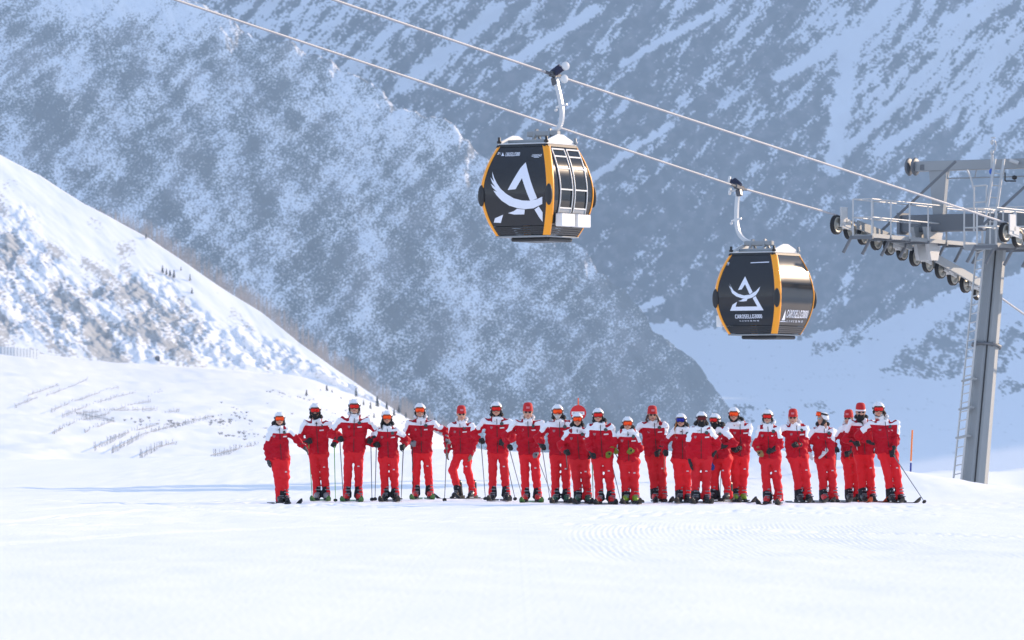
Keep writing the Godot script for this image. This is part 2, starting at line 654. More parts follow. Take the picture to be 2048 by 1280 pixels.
func build_far_mountains() -> void:
	# the mountain closing the valley
	tab_b = table(B_TOP)
	tab_c = table(C_LOW)
	var c_bump := func(q: Vector3) -> Vector3:
		var along := (q.x * 0.72 + q.y * 0.95) * 0.10
		var across := (q.x * 0.72 - q.y * 0.95) * 0.42
		var h := clampf((q.y - 60.0) / 140.0, 0.0, 1.0)
		return Vector3(0.15, 0.5, 0.85) * h * (34.0 * nz.get_noise_2d(across * 1.2, along) + 12.0 * nz.get_noise_2d(across * 5.0, along * 5.0 + 90.0) + 4.0 * nz.get_noise_2d(q.x * 3.0, q.y * 3.0))
	var co := Vector2(-520, -45)
	var cs := Vector2(1250, 680)
	var gullies := [[[1800, -20], [1700, 95], [1688, 190], [1665, 330], 26.0], [[1340, 250], [1190, 352], [1120, 420], 9.0], [[1720, 60], [1560, 150], 16.0], [[1960, 20], [1800, 200], [1690, 300], 14.0], [[2060, 60], [1900, 210], [1760, 300], 14.0], [[1190, 20], [1010, 130], 14.0], [[1000, 10], [800, 170], 18.0], [[1420, 30], [1240, 130], 10.0], [[2060, 200], [1930, 330], 16.0], [[1320, 600], [1262, 625], 10.0]]
	var lone := [[[1627, 684], [1662, 684], [1734, 655], [1736, 672], [1690, 693], [1632, 706]], [[1771, 736], [1817, 697], [1904, 630], [1950, 598], [2000, 590], [1955, 700], [1937, 742], [1887, 756], [1800, 744]], [[1985, 748], [2060, 702], [2060, 628], [2010, 660], [1965, 735]], [[1990, 775], [2060, 745], [2060, 765], [2010, 790]], [[1460, 812], [1500, 806], [1540, 830], [1500, 835], [1440, 850], [1400, 905], [1380, 900], [1430, 832]], [[1600, 800], [1650, 806], [1678, 828], [1640, 812]], [[1580, 812], [1608, 820], [1580, 818]], [[1310, 900], [1420, 800], [1440, 806], [1500, 880], [1480, 905]]]
	var lone_poly := []
	for l in lone:
		var pp := PackedVector2Array()
		for q in l:
			pp.append(Vector2(q[0], q[1]))
		lone_poly.append(pp)
	var cw := 1450
	var chh := 840
	var gw := 320
	var gh := 160
	var gmap := PackedFloat32Array()
	gmap.resize(gw * gh)
	gmap.fill(-1.0)
	var lmap := PackedByteArray()
	lmap.resize(gw * gh)
	for gl in gullies:
		for k in gl.size() - 2:
			var a := Vector2(gl[k][0], gl[k][1])
			var b := Vector2(gl[k + 1][0], gl[k + 1][1])
			for iy in range(maxi(int((a.y - 40.0 + 100.0) / 7.0), 0), mini(int((b.y + 140.0) / 7.0) + 1, gh)):
				for ixx in gw:
					var w := Vector2(ixx * 7.0 - 50.0, iy * 7.0 - 100.0)
					gmap[iy * gw + ixx] = maxf(gmap[iy * gw + ixx], 1.0 - Geometry2D.get_closest_point_to_segment(w, a, b).distance_to(w) / float(gl[gl.size() - 1]))
	for pp in lone_poly:
		for iy in range(90, gh):
			for ixx in range(180, gw):
				if Geometry2D.is_point_in_polygon(Vector2(ixx * 7.0 - 46.5, iy * 7.0 - 96.5), pp):
					lmap[iy * gw + ixx] = 1
	var c_paint := func(i: int, j: int) -> Vector3:
		var x := co.x + cs.x * (i + 0.5) / cw
		var y := co.y + cs.y * (1.0 - (j + 0.5) / chh)
		var px := CX + x / 5000.0 * F
		var bound := look(tab_c, px)
		var hb := EYE + (HY - bound) / F * 5000.0
		var d := 5000.0 + (y - hb) * 1.19 if y > hb else lerpf(3900.0, 5000.0, clampf((y + 31.0) / (hb + 31.0), 0.0, 1.0))
		px = CX + x / d * F
		var py := HY - (y - EYE) / d * F
		bound = look(tab_c, px)
		var e := (x * 0.76 - y * 0.65)
		var l := (x * 0.65 + y * 0.76)
		var rag := nz.get_noise_2d(x * 7.0, y * 7.0)
		var fine := nz.get_noise_2d(x * 30.0 + 500.0, y * 30.0)
		var s := 0.0
		if py > bound + rag * 16.0:
			s = 0.75 + fine * 0.2 - 0.55 * smoothstep(0.32, 0.42, absf(nz.get_noise_2d(x * 1.6 + y * 2.0, y * 14.0)))
			var q := clampi(int((py + fine * 12.0 + 100.0) / 7.0), 0, gh - 1) * gw + clampi(int((px + rag * 46.0 + 50.0) / 7.0), 0, gw - 1)
			if lmap[q] == 1:
				s = -0.10 + fine * 0.8 + rag * 0.9 + nz.get_noise_2d(e * 14.0, l * 3.0) * 0.6
		else:
			var streak := nz.get_noise_2d(e * 5.0, l * 1.1) * 0.75 + nz.get_noise_2d(e * 15.0, l * 4.5 + 70.0) * 0.55
			s = streak + fine * 0.55 + rag * 0.25 - 0.20
			s += 0.42 * smoothstep(1350.0, 2000.0, px) * smoothstep(480.0, 60.0, py) + 0.32 * smoothstep(1150.0, 700.0, px) * smoothstep(330.0, 40.0, py)
			s -= 0.20 * smoothstep(160.0, 480.0, py)
			var gx := clampf((px + rag * 14.0 + 50.0) / 7.0, 0.0, gw - 2.0)
			var gy := clampf((py + 100.0) / 7.0, 0.0, gh - 2.0)
			var q := int(gy) * gw + int(gx)
			var fx := gx - int(gx)
			var gv := lerpf(lerpf(gmap[q], gmap[q + 1], fx), lerpf(gmap[q + gw], gmap[q + gw + 1], fx), gy - int(gy))
			s = maxf(s, gv * 0.9 + fine * 0.35 - 0.1)
		var t := smoothstep(-0.06, 0.16, s)
		var dark := Vector3(0.28, 0.29, 0.275).lerp(Vector3(0.42, 0.41, 0.40), clampf(rag * 1.6 + 0.35, 0.0, 1.0))
		return dark.lerp(SNOW, t)
	var c_mat := tex_mat("far_mountain", pic(cw, chh, c_paint))
	var c_top := func(_px: float) -> float: return -140.0
	var c_bot := func(_px: float) -> float: return 1008.0
	var cg := slope(-150.0, 2250.0, 420, 220, c_top, c_bot, c_far, c_bump, cs, co)
	var sum_top := func(px: float) -> float: return -2500.0 + 260.0 * sin(px * 0.0021) + 120.0 * sin(px * 0.006)
	var up := slope(-900.0, 7500.0, 90, 40, sum_top, c_top, c_far, c_bump, cs, co, 5)
	cg.add(up, Transform3D.IDENTITY)
	var rt := slope(2250.0, 7500.0, 60, 24, c_top, c_bot, c_far, c_bump, cs, co)
	cg.add(rt, Transform3D.IDENTITY)
	ground_piece("far_mountain", cg.mesh(), c_mat, "steep shaded mountain with diagonal snow gullies closing the valley")
	# the forested mountain in front of it
	var b_bump := func(q: Vector3) -> Vector3:
		return Vector3(0.25, 0.5, 0.8) * (13.0 * nz.get_noise_2d(q.x * 1.1 + q.y * 0.5, q.y * 0.7) + 6.5 * nz.get_noise_2d(q.x * 3.2 + 40.0, q.y * 2.4) + 2.6 * nz.get_noise_2d(q.x * 10.0, q.y * 9.0) + 1.3 * nz.get_noise_2d(q.x * 26.0, q.y * 24.0))
	var bo := Vector2(-420, -30)
	var bs := Vector2(620, 420)
	var bw := 1300
	var bh := 880
	var b_paint := func(i: int, j: int) -> Vector3:
		var x := bo.x + bs.x * (i + 0.5) / bw
		var y := bo.y + bs.y * (1.0 - (j + 0.5) / bh)
		var d := 3700.0 + 1.15 * y
		var px := CX + x / d * F
		var py := HY - (y - EYE) / d * F
		var edge := py - look(tab_b, px)
		var n1 := nz.get_noise_2d(x * 13.0, y * 15.0)
		var n2 := nz.get_noise_2d(x * 46.0 + 30.0, y * 52.0)
		var n3 := nz.get_noise_2d(x * 3.0 + y * 1.4 + 400.0, y * 2.0)
		var st := nz.get_noise_2d((x * 0.7 - y * 0.7) * 9.0, (x * 0.7 + y * 0.7) * 3.0)
		var rib := 0.5 - 2.2 * absf(nz.get_noise_2d((x * 0.8 - y * 0.6) * 2.6 + 20.0, (x * 0.6 + y * 0.8) * 0.9))
		var n4 := nz.get_noise_2d(x * 90.0 + 10.0, y * 100.0)
		var s := n1 * 0.35 + n2 * 0.75 + n4 * 0.7 + n3 * 0.45 + st * 0.4 + rib * 0.4 - 0.04
		s += 0.75 * smoothstep(110.0, 20.0, py + absf(px - 360.0) * 0.2 + n3 * 60.0)
		s += 0.22 * smoothstep(260.0, 40.0, edge) * smoothstep(560.0, 760.0, px) * smoothstep(1150.0, 950.0, px)
		s -= 0.30 * smoothstep(1020.0, 1320.0, px + n3 * 80.0)
		s -= 0.12 * smoothstep(600.0, 800.0, py)
		var t := smoothstep(-0.16, 0.26, s)
		var dark := Vector3(0.36, 0.365, 0.35).lerp(Vector3(0.48, 0.47, 0.46), clampf(n3 * 1.5 + 0.35, 0.0, 1.0))
		return dark.lerp(SNOW, t)
	var b_mat := tex_mat("forest_mountain", pic(bw, bh, b_paint))
	var bg := slope(-700.0, 1600.0, 460, 220, func(px: float) -> float: return line_at(B_TOP, px), func(_px: float) -> float: return 990.0, b_far, b_bump, bs, bo, 8)
	ground_piece("forest_mountain", bg.mesh(), b_mat, "scrub covered shaded mountain flank speckled with snow behind the skiers")

func build_left_hill() -> void:
	tab_a = table(A_TOP)
	tab_al = table(A_LOW)
	var a_bump := func(q: Vector3) -> Vector3:
		var d := -q.z
		var px := CX + q.x / d * F
		var py := HY - (q.y - EYE) / d * F
		var top := line_at(A_TOP, px)
		var low := line_at(A_LOW, px)
		var t := clampf((py - top) / maxf(low - top, 1.0), 0.0, 1.0)
		var crag := smoothstep(0.22, 0.55, t + 0.25 * nz.get_noise_2d(q.x * 4.0, q.y * 4.0)) * smoothstep(1.0, 0.9, t)
		var l := q.x * 0.75 - q.y * 0.66
		var e := q.x * 0.66 + q.y * 0.75
		var h := 1.5 * nz.get_noise_2d(e * 4.0, l * 1.5) + 0.5 * nz.get_noise_2d(e * 16.0, l * 5.0)
		h += crag * (4.2 * absf(nz.get_noise_2d(e * 7.0, l * 2.6 + 60.0)) + 2.2 * nz.get_noise_2d(q.x * 18.0, q.y * 26.0) + 1.0 * nz.get_noise_2d(q.x * 50.0, q.y * 70.0))
		return Vector3(-0.3, 0.55, 0.8) * h
	var ao := Vector2(-250, 20)
	var asz := Vector2(260, 130)
	var aw := 1000
	var ah := 500
	var a_paint := func(i: int, j: int) -> Vector3:
		var x := ao.x + asz.x * (i + 0.5) / aw
		var y := ao.y + asz.y * (1.0 - (j + 0.5) / ah)
		var d := (866.0 * 1.09 + 0.5 * x + 0.72 * y) / 0.48
		var px := CX + x / d * F
		var py := HY - (y - EYE) / d * F
		var top := look(tab_a, px)
		var low := look(tab_al, px)
		var t := clampf((py - top) / maxf(low - top, 1.0), 0.0, 1.0)
		var l := x * 0.75 - y * 0.66
		var e := x * 0.66 + y * 0.75
		var n1 := nz.get_noise_2d(e * 12.0, l * 4.5)
		var n2 := nz.get_noise_2d(x * 60.0, y * 85.0)
		var n3 := nz.get_noise_2d(x * 5.0 + 200.0, y * 6.0)
		var s := n1 * 0.9 + n2 * 0.7 + n3 * 0.8 - 0.50
		s += 0.55 * smoothstep(0.22, 0.6, t + 0.2 * n3) * smoothstep(560.0, 250.0, px + n3 * 120.0) + 0.24 * smoothstep(0.2, 0.5, t) - 0.25 * smoothstep(0.35, 0.05, t)
		var rock := Vector3(0.64, 0.65, 0.66).lerp(Vector3(0.69, 0.69, 0.68), clampf(n3 + 0.5, 0.0, 1.0))
		return SNOW.lerp(rock, smoothstep(0.0, 0.45, s))
	var a_mat := tex_mat("rocky_slope", pic(aw, ah, a_paint))
	var ag := slope(-400.0, 1000.0, 380, 190, func(px: float) -> float: return line_at(A_TOP, px), func(px: float) -> float: return line_at(A_LOW, px) + 16.0, a_far, a_bump, asz, ao, 8)
	ground_piece("rocky_slope", ag.mesh(), a_mat, "sunlit snow slope with rock bands rising on the valley side")
	var s_bump := func(q: Vector3) -> Vector3:
		return Vector3(0, 1, 0) * (0.9 * nz.get_noise_2d(q.x * 3.0, q.z * 0.6) + 0.25 * nz.get_noise_2d(q.x * 14.0, q.z * 3.0))
	var sg := slope(-500.0, 1300.0, 240, 110, shelf_top, func(_px: float) -> float: return 960.0, shelf_far, s_bump, Vector2(100, 100), Vector2.ZERO, 4)
	var m := mat("shelf_snow", Color(0.93, 0.93, 0.93), 0.8)
	ground_piece("piste_hill", sg.mesh(), m, "smooth white snow hill below the rocky slope")
	# sunlit field and wooded bank beyond the crest
	var fg := slope(1560.0, 2700.0, 60, 14, func(px: float) -> float: return 949.0 - (px - 1780.0) * 0.035, func(_px: float) -> float: return 1040.0, func(px: float, py: float) -> float: return 330.0 + (1040.0 - py) * 1.6, func(q: Vector3) -> Vector3: return Vector3(0, 0.5 * nz.get_noise_2d(q.x * 8.0, q.z * 3.0), 0), Vector2(50, 50), Vector2.ZERO, 3)
	ground_piece("snow_field", fg.mesh(), m, "sunlit snow field beyond the crest behind the lift pylon")

# ---------------------------------------------------------------- lift
const ER := Vector3(0.53, 0, -0.848)
const EP := Vector3(0.848, 0, 0.53)
const ROPE_A := [[-75.0, 17.6], [0.0, 8.23], [21.2, 5.73], [23.0, 5.46], [25.5, 5.02], [27.5, 4.58], [29.4, 4.08], [70.0, -8.5]]
const ROPE_B := [[-75.0, 18.6], [-7.1, 9.6], [16.75, 6.55], [21.6, 6.05], [23.3, 5.78], [25.5, 5.42], [27.5, 5.02], [29.4, 4.54], [70.0, -7.9]]

func rope_pt(which: int, t: float) -> Vector3:
	var y := EYE + line_at(ROPE_A if which == 0 else ROPE_B, t)
	return (Vector3(0.93, 0, -130.0) if which == 0 else Vector3(-3.32, 0, -132.65)) + ER * t + Vector3(0, y, 0)

func steel() -> StandardMaterial3D:
	var m := mat("galvanised_steel", Color(0.55, 0.57, 0.58), 0.5, 0.25)
	return m

func build_rope(which: int, label: String) -> void:
	var g := Geo.new()
	var t := -62.0
	var sides := 18
	var ring := 0
	while t < 55.0:
		var c := rope_pt(which, t)
		var dir := (rope_pt(which, t + 0.1) - rope_pt(which, t - 0.1)).normalized()
		var side := dir.cross(Vector3.UP).normalized()
		var up := side.cross(dir)
		for s in sides:
			var a := TAU * s / sides
			var r := 0.027 * (0.80 + 0.26 * absf(cos(3.0 * (a - t * 11.0))))
			g.p(c + side * cos(a) * r + up * sin(a) * r)
		if ring > 0:
			var q := ring * sides
			for s in sides:
				var s1 := (s + 1) % sides
				g.quad(q - sides + s, q - sides + s1, q + s1, q + s)
		ring += 1
		t += 0.035 if t > -20.0 and t < 32.0 else 0.5
	var o := put("haul_rope", g.mesh(), mat("rope_steel", Color(0.62, 0.63, 0.65), 0.6, 0.2))
	tag(o, label, "cable", "gondola haul ropes")

func half_at(y: float) -> float:
	var s := 0.0
	for k in 5:
		s += half_raw(y + (k - 2) * 0.07)
	return s / 5.0 + 0.006

func half_raw(y: float) -> float:
	return line_at([[-1.2, 0.56], [-0.93, 0.69], [-0.75, 0.775], [-0.5, 0.852], [-0.25, 0.9], [-0.05, 0.912], [0.15, 0.9], [0.4, 0.85], [0.65, 0.775], [0.85, 0.69], [0.97, 0.635], [1.15, 0.54]], y)

# the four sides: 0 front (+z), 1 door side (+x), 2 back, 3 far side; u runs to the right as one looks at it
func skin_pt(side: int, u: float, y: float, out: float) -> Vector3:
	var h := half_at(y) + out
	match side:
		0: return Vector3(u, y, h)
		1: return Vector3(h, y, -u)
		2: return Vector3(-u, y, -h)
	return Vector3(-h, y, u)

func skin_patch(g: Geo, side: int, u0: float, u1: float, y0: float, y1: float, out: float, inset := 0.0, nu := 6, nv := 24) -> void:
	var first := g.v.size()
	for j in nv + 1:
		var y := lerpf(y0, y1, float(j) / nv)
		for i in nu + 1:
			var u := lerpf(u0, u1, float(i) / nu)
			if inset > 0.0:
				u = lerpf(-1.0, 1.0, float(i) / nu) * (half_at(y) - inset)
			g.p(skin_pt(side, u, y, out))
	for j in nv:
		for i in nu:
			var q := first + j * (nu + 1) + i
			g.quad(q, q + nu + 1, q + nu + 2, q + 1)

func skin_tris(g: Geo, side: int, pts: Array, out: float, depth: int) -> void:
	if depth > 0:
		var ab: Vector2 = (pts[0] + pts[1]) * 0.5
		var bc: Vector2 = (pts[1] + pts[2]) * 0.5
		var ca: Vector2 = (pts[2] + pts[0]) * 0.5
		for t in [[pts[0], ab, ca], [ab, pts[1], bc], [ca, bc, pts[2]], [ab, bc, ca]]:
			skin_tris(g, side, t, out, depth - 1)
		return
	var w := []
	for q in pts:
		w.append(skin_pt(side, q.x, q.y, out))
	g.face(w, Vector3(0, pts[0].y, 0))

func decal(parent: Node3D, called: String, side: int, polys: Array, conv: Callable, m: Material) -> void:
	for poly in polys:
		var g := Geo.new()
		var pp := PackedVector2Array()
		for q in poly:
			pp.append(conv.call(q[0], q[1]))
		var t := Geometry2D.triangulate_polygon(pp)
		for k in range(0, t.size(), 3):
			skin_tris(g, side, [pp[t[k]], pp[t[k + 1]], pp[t[k + 2]]], 0.006, 2)
		put(called, g.mesh(), m, parent)

func lettering(parent: Node3D, called: String, text: String, side: int, a: Vector2, b: Vector2, m: Material, slant := 0.0) -> void:
	var tm := TextMesh.new()
	var fnt := SystemFont.new()
	fnt.font_names = PackedStringArray(["Droid Sans"])
	fnt.font_weight = 700
	tm.font = fnt
	tm.text = text
	tm.font_size = 64
	tm.depth = 0.0
	tm.curve_step = 2.0
	var arr := tm.surface_get_arrays(0)
	var vs: PackedVector3Array = arr[Mesh.ARRAY_VERTEX]
	var ids: PackedInt32Array = arr[Mesh.ARRAY_INDEX] if arr[Mesh.ARRAY_INDEX] != null else PackedInt32Array(range(vs.size()))
	var lo := Vector3(1e9, 1e9, 0)
	var hi := -lo
	for q in vs:
		lo = lo.min(q)
		hi = hi.max(q)
	var g := Geo.new()
	for k in range(0, ids.size(), 3):
		var pts := []
		for e in 3:
			var q := vs[ids[k + e]]
			var fx := (q.x - lo.x) / (hi.x - lo.x)
			var fy := (q.y - lo.y) / (hi.y - lo.y)
			pts.append(Vector2(lerpf(a.x, b.x, fx) + slant * fy * (b.y - a.y), lerpf(a.y, b.y, fy)))
		if absf((pts[1] - pts[0]).cross(pts[2] - pts[0])) > 1e-9:
			skin_tris(g, side, pts, 0.007, 0)
	put(called, g.mesh(), m, parent)

func build_cabin(which: int) -> void:
	var grip_x := 0.449 if which == 0 else -0.72
	var grip_y := 2.5 if which == 0 else 2.62
	var rp := rope_pt(which, 0.0 if which == 0 else 16.75)
	var t := thing("gondola_cabin", "black gondola cabin with large cropped bird emblem and white ski racks" if which == 0 else "black gondola cabin with whole triangular bird emblem and bright sun glint", "gondola", rp - EP * grip_x - Vector3(0, grip_y, 0), "gondola cabins")
	t.basis = Basis(EP, Vector3.UP, -ER)
	var film := mat("black_film", Color(0.10, 0.105, 0.12), 0.12, 0.0)
	var yellow := mat("amber_paint", Color(0.96, 0.62, 0.06), 0.35)
	var dark := mat("dark_trim", Color(0.07, 0.075, 0.08), 0.45)
	var pad := mat("rubber_pad", Color(0.13, 0.135, 0.14), 0.6)
	var glass := mat("tinted_glass", Color(0.16, 0.17, 0.18), 0.06, 0.5)
	var white := mat("emblem_white", Color(0.86, 0.88, 0.92), 0.4)
	var st := steel()
	var lightst := mat("pale_metal", Color(0.80, 0.81, 0.81), 0.4, 0.2)
	for side in 4:
		var g := Geo.new()
		skin_patch(g, side, 0, 0, -0.78, 0.93, 0.0, 0.10)
		var panel := put("side_panel", g.mesh(), film if side != 1 or which == 1 else glass, t)
		for rib in 4:
			var rg := Geo.new()
			var y0 := -0.80 - rib * 0.045
			skin_patch(rg, side, 0, 0, y0 - 0.034, y0, 0.012, 0.10, 2, 2)
			rg.bar(skin_pt(side, -half_at(y0) + 0.1, y0, 0.006), skin_pt(side, half_at(y0) - 0.1, y0, 0.006), 0.01, 0.012)
			put("sill_rib", rg.mesh(), film, t)
		var hd := Geo.new()
		skin_patch(hd, side, 0, 0, 0.93, 0.985, 0.012, 0.03, 2, 2)
		put("header", hd.mesh(), dark, t)
		if side == 1 and which == 0 or side == 3 and which == 1:
			for k in [-1, 1]:
				var wg := Geo.new()
				skin_patch(wg, side, k * 0.30 - 0.24, k * 0.30 + 0.24, 0.02, 0.84, 0.012, 0.0, 4, 14)
				var win := put("door_window", wg.mesh(), glass, t)
				var fr := Geo.new()
				for e in [-0.25, 0.25]:
					var pth := []
					for j in 15:
						pth.append(skin_pt(side, k * 0.30 + e, lerpf(-0.72, 0.88, j / 14.0), 0.018))
					fr.tube(pth, 0.016, 6)
				for yy in [-0.72, -0.40, 0.0, 0.46, 0.72, 0.88]:
					fr.bar(skin_pt(side, k * 0.30 - 0.25, yy, 0.018), skin_pt(side, k * 0.30 + 0.25, yy, 0.018), 0.022, 0.03)
				put("door_frame", fr.mesh(), lightst, t)
				var lg := Geo.new()
				skin_patch(lg, side, k * 0.30 - 0.24, k * 0.30 + 0.24, -0.70, -0.42, 0.012, 0.0, 4, 6)
				put("door_lower_pane", lg.mesh(), mat("pale_pane", Color(0.62, 0.65, 0.68), 0.12, 0.1), t)
				var rk := Geo.new()
				var c := skin_pt(side, k * 0.33 - (0.04 if which == 0 else 0.0), -0.66, 0.13)
				var nb := Basis.IDENTITY
				rk.box(c, Vector3(0.17, 0.28, 0.54), nb, 0.015)
				var rack := put("ski_rack", rk.mesh(), mat("rack_white", Color(0.88, 0.88, 0.87), 0.5), t)
				var rl := Geo.new()
				for j in 5:
					rl.box(c + Vector3(0.0, 0.143, -0.22 + j * 0.11), Vector3(0.16, 0.012, 0.035))
				put("slot", rl.mesh(), dark, rack)
	for sx in [-1.0, 1.0]:
		for sz in [-1.0, 1.0]:
			var g := Geo.new()
			var nv := 30
			for j in nv + 1:
				var y := lerpf(-0.985, 0.95, float(j) / nv)
				var h := half_at(y)
				for i in 9:
					var a := PI / 2 * (i - 1) / 6.0
					var r := 0.122 if i > 0 and i < 8 else 0.10
					a = clampf(a, 0.0, PI / 2)
					g.p(Vector3(sx * (h - 0.108 + cos(a) * r), y, sz * (h - 0.108 + sin(a) * r)))
			for j in nv:
				for i in 8:
					var q := j * 9 + i
					if sx * sz > 0:
						g.quad(q, q + 1, q + 10, q + 9)
					else:
						g.quad(q, q + 9, q + 10, q + 1)
			var post := put("corner_post", g.mesh(), yellow, t)
			var pg := Geo.new()
			var hy := half_at(-0.1)
			pg.ball(Vector3(sx * (hy - 0.055), -0.12, sz * (hy + 0.0)), Vector3(0.085, 0.235, 0.06), Basis.IDENTITY, 14)
			put("bumper_pad", pg.mesh(), pad, t)
			var bg := Geo.new()
			bg.lathe([Vector2(0.001, 0), Vector2(0.05, 0), Vector2(0.05, 0.05), Vector2(0.03, 0.055), Vector2(0.03, 0.13), Vector2(0.001, 0.135)], 10, Transform3D(Basis.IDENTITY, Vector3(sx * 0.60, 1.02, sz * 0.60)))
			put("roof_bolt", bg.mesh(), dark if sz > 0 else st, t)
	var fl := Geo.new()
	fl.box(Vector3(0, -1.0, 0), Vector3(1.32, 0.04, 1.32), Basis.IDENTITY, 0.012)
	put("floor_sill", fl.mesh(), st, t)
	var ub := Geo.new()
	ub.box(Vector3(0.05, -1.06, -0.1), Vector3(0.98, 0.09, 1.0), Basis.IDENTITY, 0.03)
	put("underbody", ub.mesh(), dark, t)
	var rf := Geo.new()
	rf.box(Vector3(0, 1.0, 0), Vector3(1.24, 0.035, 1.24), Basis.IDENTITY, 0.012)
	var roof := put("roof", rf.mesh(), lightst, t)
	for s in [-1.0, 1.0]:
		var gp := Geo.new()
		gp.slab(PackedVector2Array([Vector2(-0.60, 0), Vector2(-0.56, 0.05), Vector2(-0.12, 0.19), Vector2(0.12, 0.19), Vector2(0.56, 0.05), Vector2(0.60, 0)]), Transform3D(Basis(Vector3.FORWARD, Vector3.UP, Vector3.RIGHT), Vector3(s * 0.57 - 0.02, 1.02, 0)), 0.04)
		put("roof_gable", gp.mesh(), lightst, t)
	var rb := Geo.new()
	for s in [-1.0, 1.0]:
		rb.bar(Vector3(-0.56, 1.07, s * 0.26), Vector3(0.56, 1.07, s * 0.26), 0.07, 0.09, Vector3.FORWARD, 0.01)
	put("roof_beam", rb.mesh(), st, t)
	var sm := Geo.new()
	var mx := 0.16 if which == 0 else -0.16
	for s in [-1.0, 1.0]:
		sm.bar(Vector3(mx + s * 0.20, 1.08, 0.1), Vector3(mx + s * 0.17, 1.34, 0.0), 0.05, 0.10, Vector3.FORWARD, 0.008)
		sm.bar(Vector3(mx + s * 0.20, 1.08, -0.2), Vector3(mx + s * 0.17, 1.34, 0.0), 0.05, 0.06, Vector3.FORWARD, 0.008)
	sm.box(Vector3(mx, 1.24, 0), Vector3(0.78, 0.12, 0.16), Basis.IDENTITY, 0.02)
	put("suspension", sm.mesh(), st, t)
	var path := []
	for q in ([[0.449, 2.44], [0.50, 2.28], [0.58, 2.0], [0.63, 1.72], [0.615, 1.5], [0.54, 1.36], [0.40, 1.27], [0.2, 1.235]] if which == 0 else [[-0.72, 2.56], [-0.77, 2.30], [-0.79, 2.0], [-0.785, 1.75], [-0.73, 1.52], [-0.60, 1.36], [-0.42, 1.28], [-0.2, 1.25]]):
		path.append(Vector3(q[0], q[1], 0))
	var curve := Curve3D.new()
	for k in path.size():
		var tan: Vector3 = (path[mini(k + 1, path.size() - 1)] - path[maxi(k - 1, 0)]) / 6.0
		curve.add_point(path[k], -tan, tan)
	curve.bake_interval = 0.06
	var hg := Geo.new()
	var baked := curve.get_baked_points()
	for k in baked.size() - 1:
		var ov: Vector3 = (baked[k + 1] - baked[k]).normalized() * 0.012
		hg.bar(baked[k] - ov, baked[k + 1] + ov, 0.088 if k > 3 else 0.11, 0.10, Vector3.FORWARD, 0.012)
	var arm := put("hanger_arm", hg.mesh(), mat("hanger_paint", Color(0.74, 0.76, 0.77), 0.4, 0.2), t)
	var lug := Geo.new()
	lug.bar(Vector3(path[3].x - 0.14, 1.80, 0.02), Vector3(path[3].x + 0.14, 1.86, 0.02), 0.05, 0.05, Vector3.FORWARD, 0.01)
	lug.ball(Vector3(path[3].x - 0.14, 1.74, 0.03), Vector3(0.035, 0.035, 0.035))
	put("bracket", lug.mesh(), lightst, arm)
	# the grip on the rope
	var rd := (rope_pt(which, 1.0) - rope_pt(which, -1.0)).normalized()
	var rl := t.basis.inverse() * rd
	var at := Vector3(grip_x, grip_y, 0)
	var sgn := 1.0 if which == 0 else -1.0
	var gb := Geo.new()
	gb.bar(at - rl * 0.20, at + rl * 0.20, 0.10, 0.12, Vector3.UP, 0.02)
	gb.bar(at - rl * 0.42, at - rl * 0.2, 0.065, 0.065, Vector3.UP, 0.015)
	gb.bar(at + rl * 0.2, at + rl * 0.36, 0.06, 0.06, Vector3.UP, 0.015)
	gb.bar(at + Vector3(-0.02, -0.05, 0), at + Vector3(0.02, -0.22, 0), 0.13, 0.13, Vector3.FORWARD, 0.02)
	var grip := put("rope_grip", gb.mesh(), mat("grip_metal", Color(0.32, 0.33, 0.35), 0.4, 0.5), t)
	for k in 2:
		var sp := Geo.new()
		var a0 := at + Vector3(-0.06 * sgn + k * 0.10 * sgn, 0.05 - k * 0.02, 0.04)
		var a1 := a0 + Vector3(0.20 * sgn, 0.14, -0.04)
		sp.tube([a0, a1], 0.055, 12)
		for j in 6:
			var c0 := a0.lerp(a1, 0.1 + j * 0.15)
			sp.tube([c0, c0 + (a1 - a0) * 0.06], 0.064, 12)
		put("spring_pack", sp.mesh(), mat("navy_spring", Color(0.07, 0.10, 0.24), 0.4), grip)
	for k in 2:
		var wh := Geo.new()
		var c := at + (Vector3(0.27 * sgn, 0.19, 0.0) if k == 0 else Vector3(0.25 * sgn, -0.09, 0.02))
		var ax := Vector3(sgn * 0.9, 0.1, 0.42).normalized()
		var bx := Basis(ax.cross(Vector3.UP).normalized(), ax, ax.cross(Vector3.UP).normalized().cross(ax))
		wh.lathe([Vector2(0.001, 0.035), Vector2(0.085, 0.03), Vector2(0.095, 0.015), Vector2(0.095, -0.02), Vector2(0.08, -0.03), Vector2(0.001, -0.03)], 18, Transform3D(bx, c))
		wh.tube([c, at + Vector3(0.05 * sgn, 0.1 - k * 0.16, 0)], 0.025, 8)
		put("grip_roller", wh.mesh(), lightst, grip)
	# emblem and lettering
	if which == 0:
		var conv := func(zx: float, zy: float) -> Vector2:
			var y := (382.0 - (260.0 + zy / 5.335)) / 92.3
			return Vector2(((940.0 + zx / 5.335 - 1075.0) / 92.3 + 0.53 * half_at(y)) / 0.848, y)
		decal(t, "emblem", 0, [
			[[597, 362], [718, 752], [645, 778], [557, 532], [490, 648], [405, 655], [540, 425]],
			[[240, 452], [262, 520], [290, 580], [330, 640], [390, 695], [470, 745], [560, 770], [645, 775], [718, 760], [772, 735], [772, 812], [680, 855], [590, 862], [510, 850], [420, 820], [340, 765], [285, 705], [252, 655], [290, 670], [245, 625], [225, 582], [275, 622], [240, 570], [222, 515], [262, 565], [245, 510]],
			[[505, 856], [587, 866], [582, 917], [470, 915], [408, 900], [470, 880]],
			[[690, 868], [735, 838], [776, 900], [776, 1000], [735, 945]],
			[[258, 995], [270, 950], [357, 915], [333, 1000]]], conv, white)
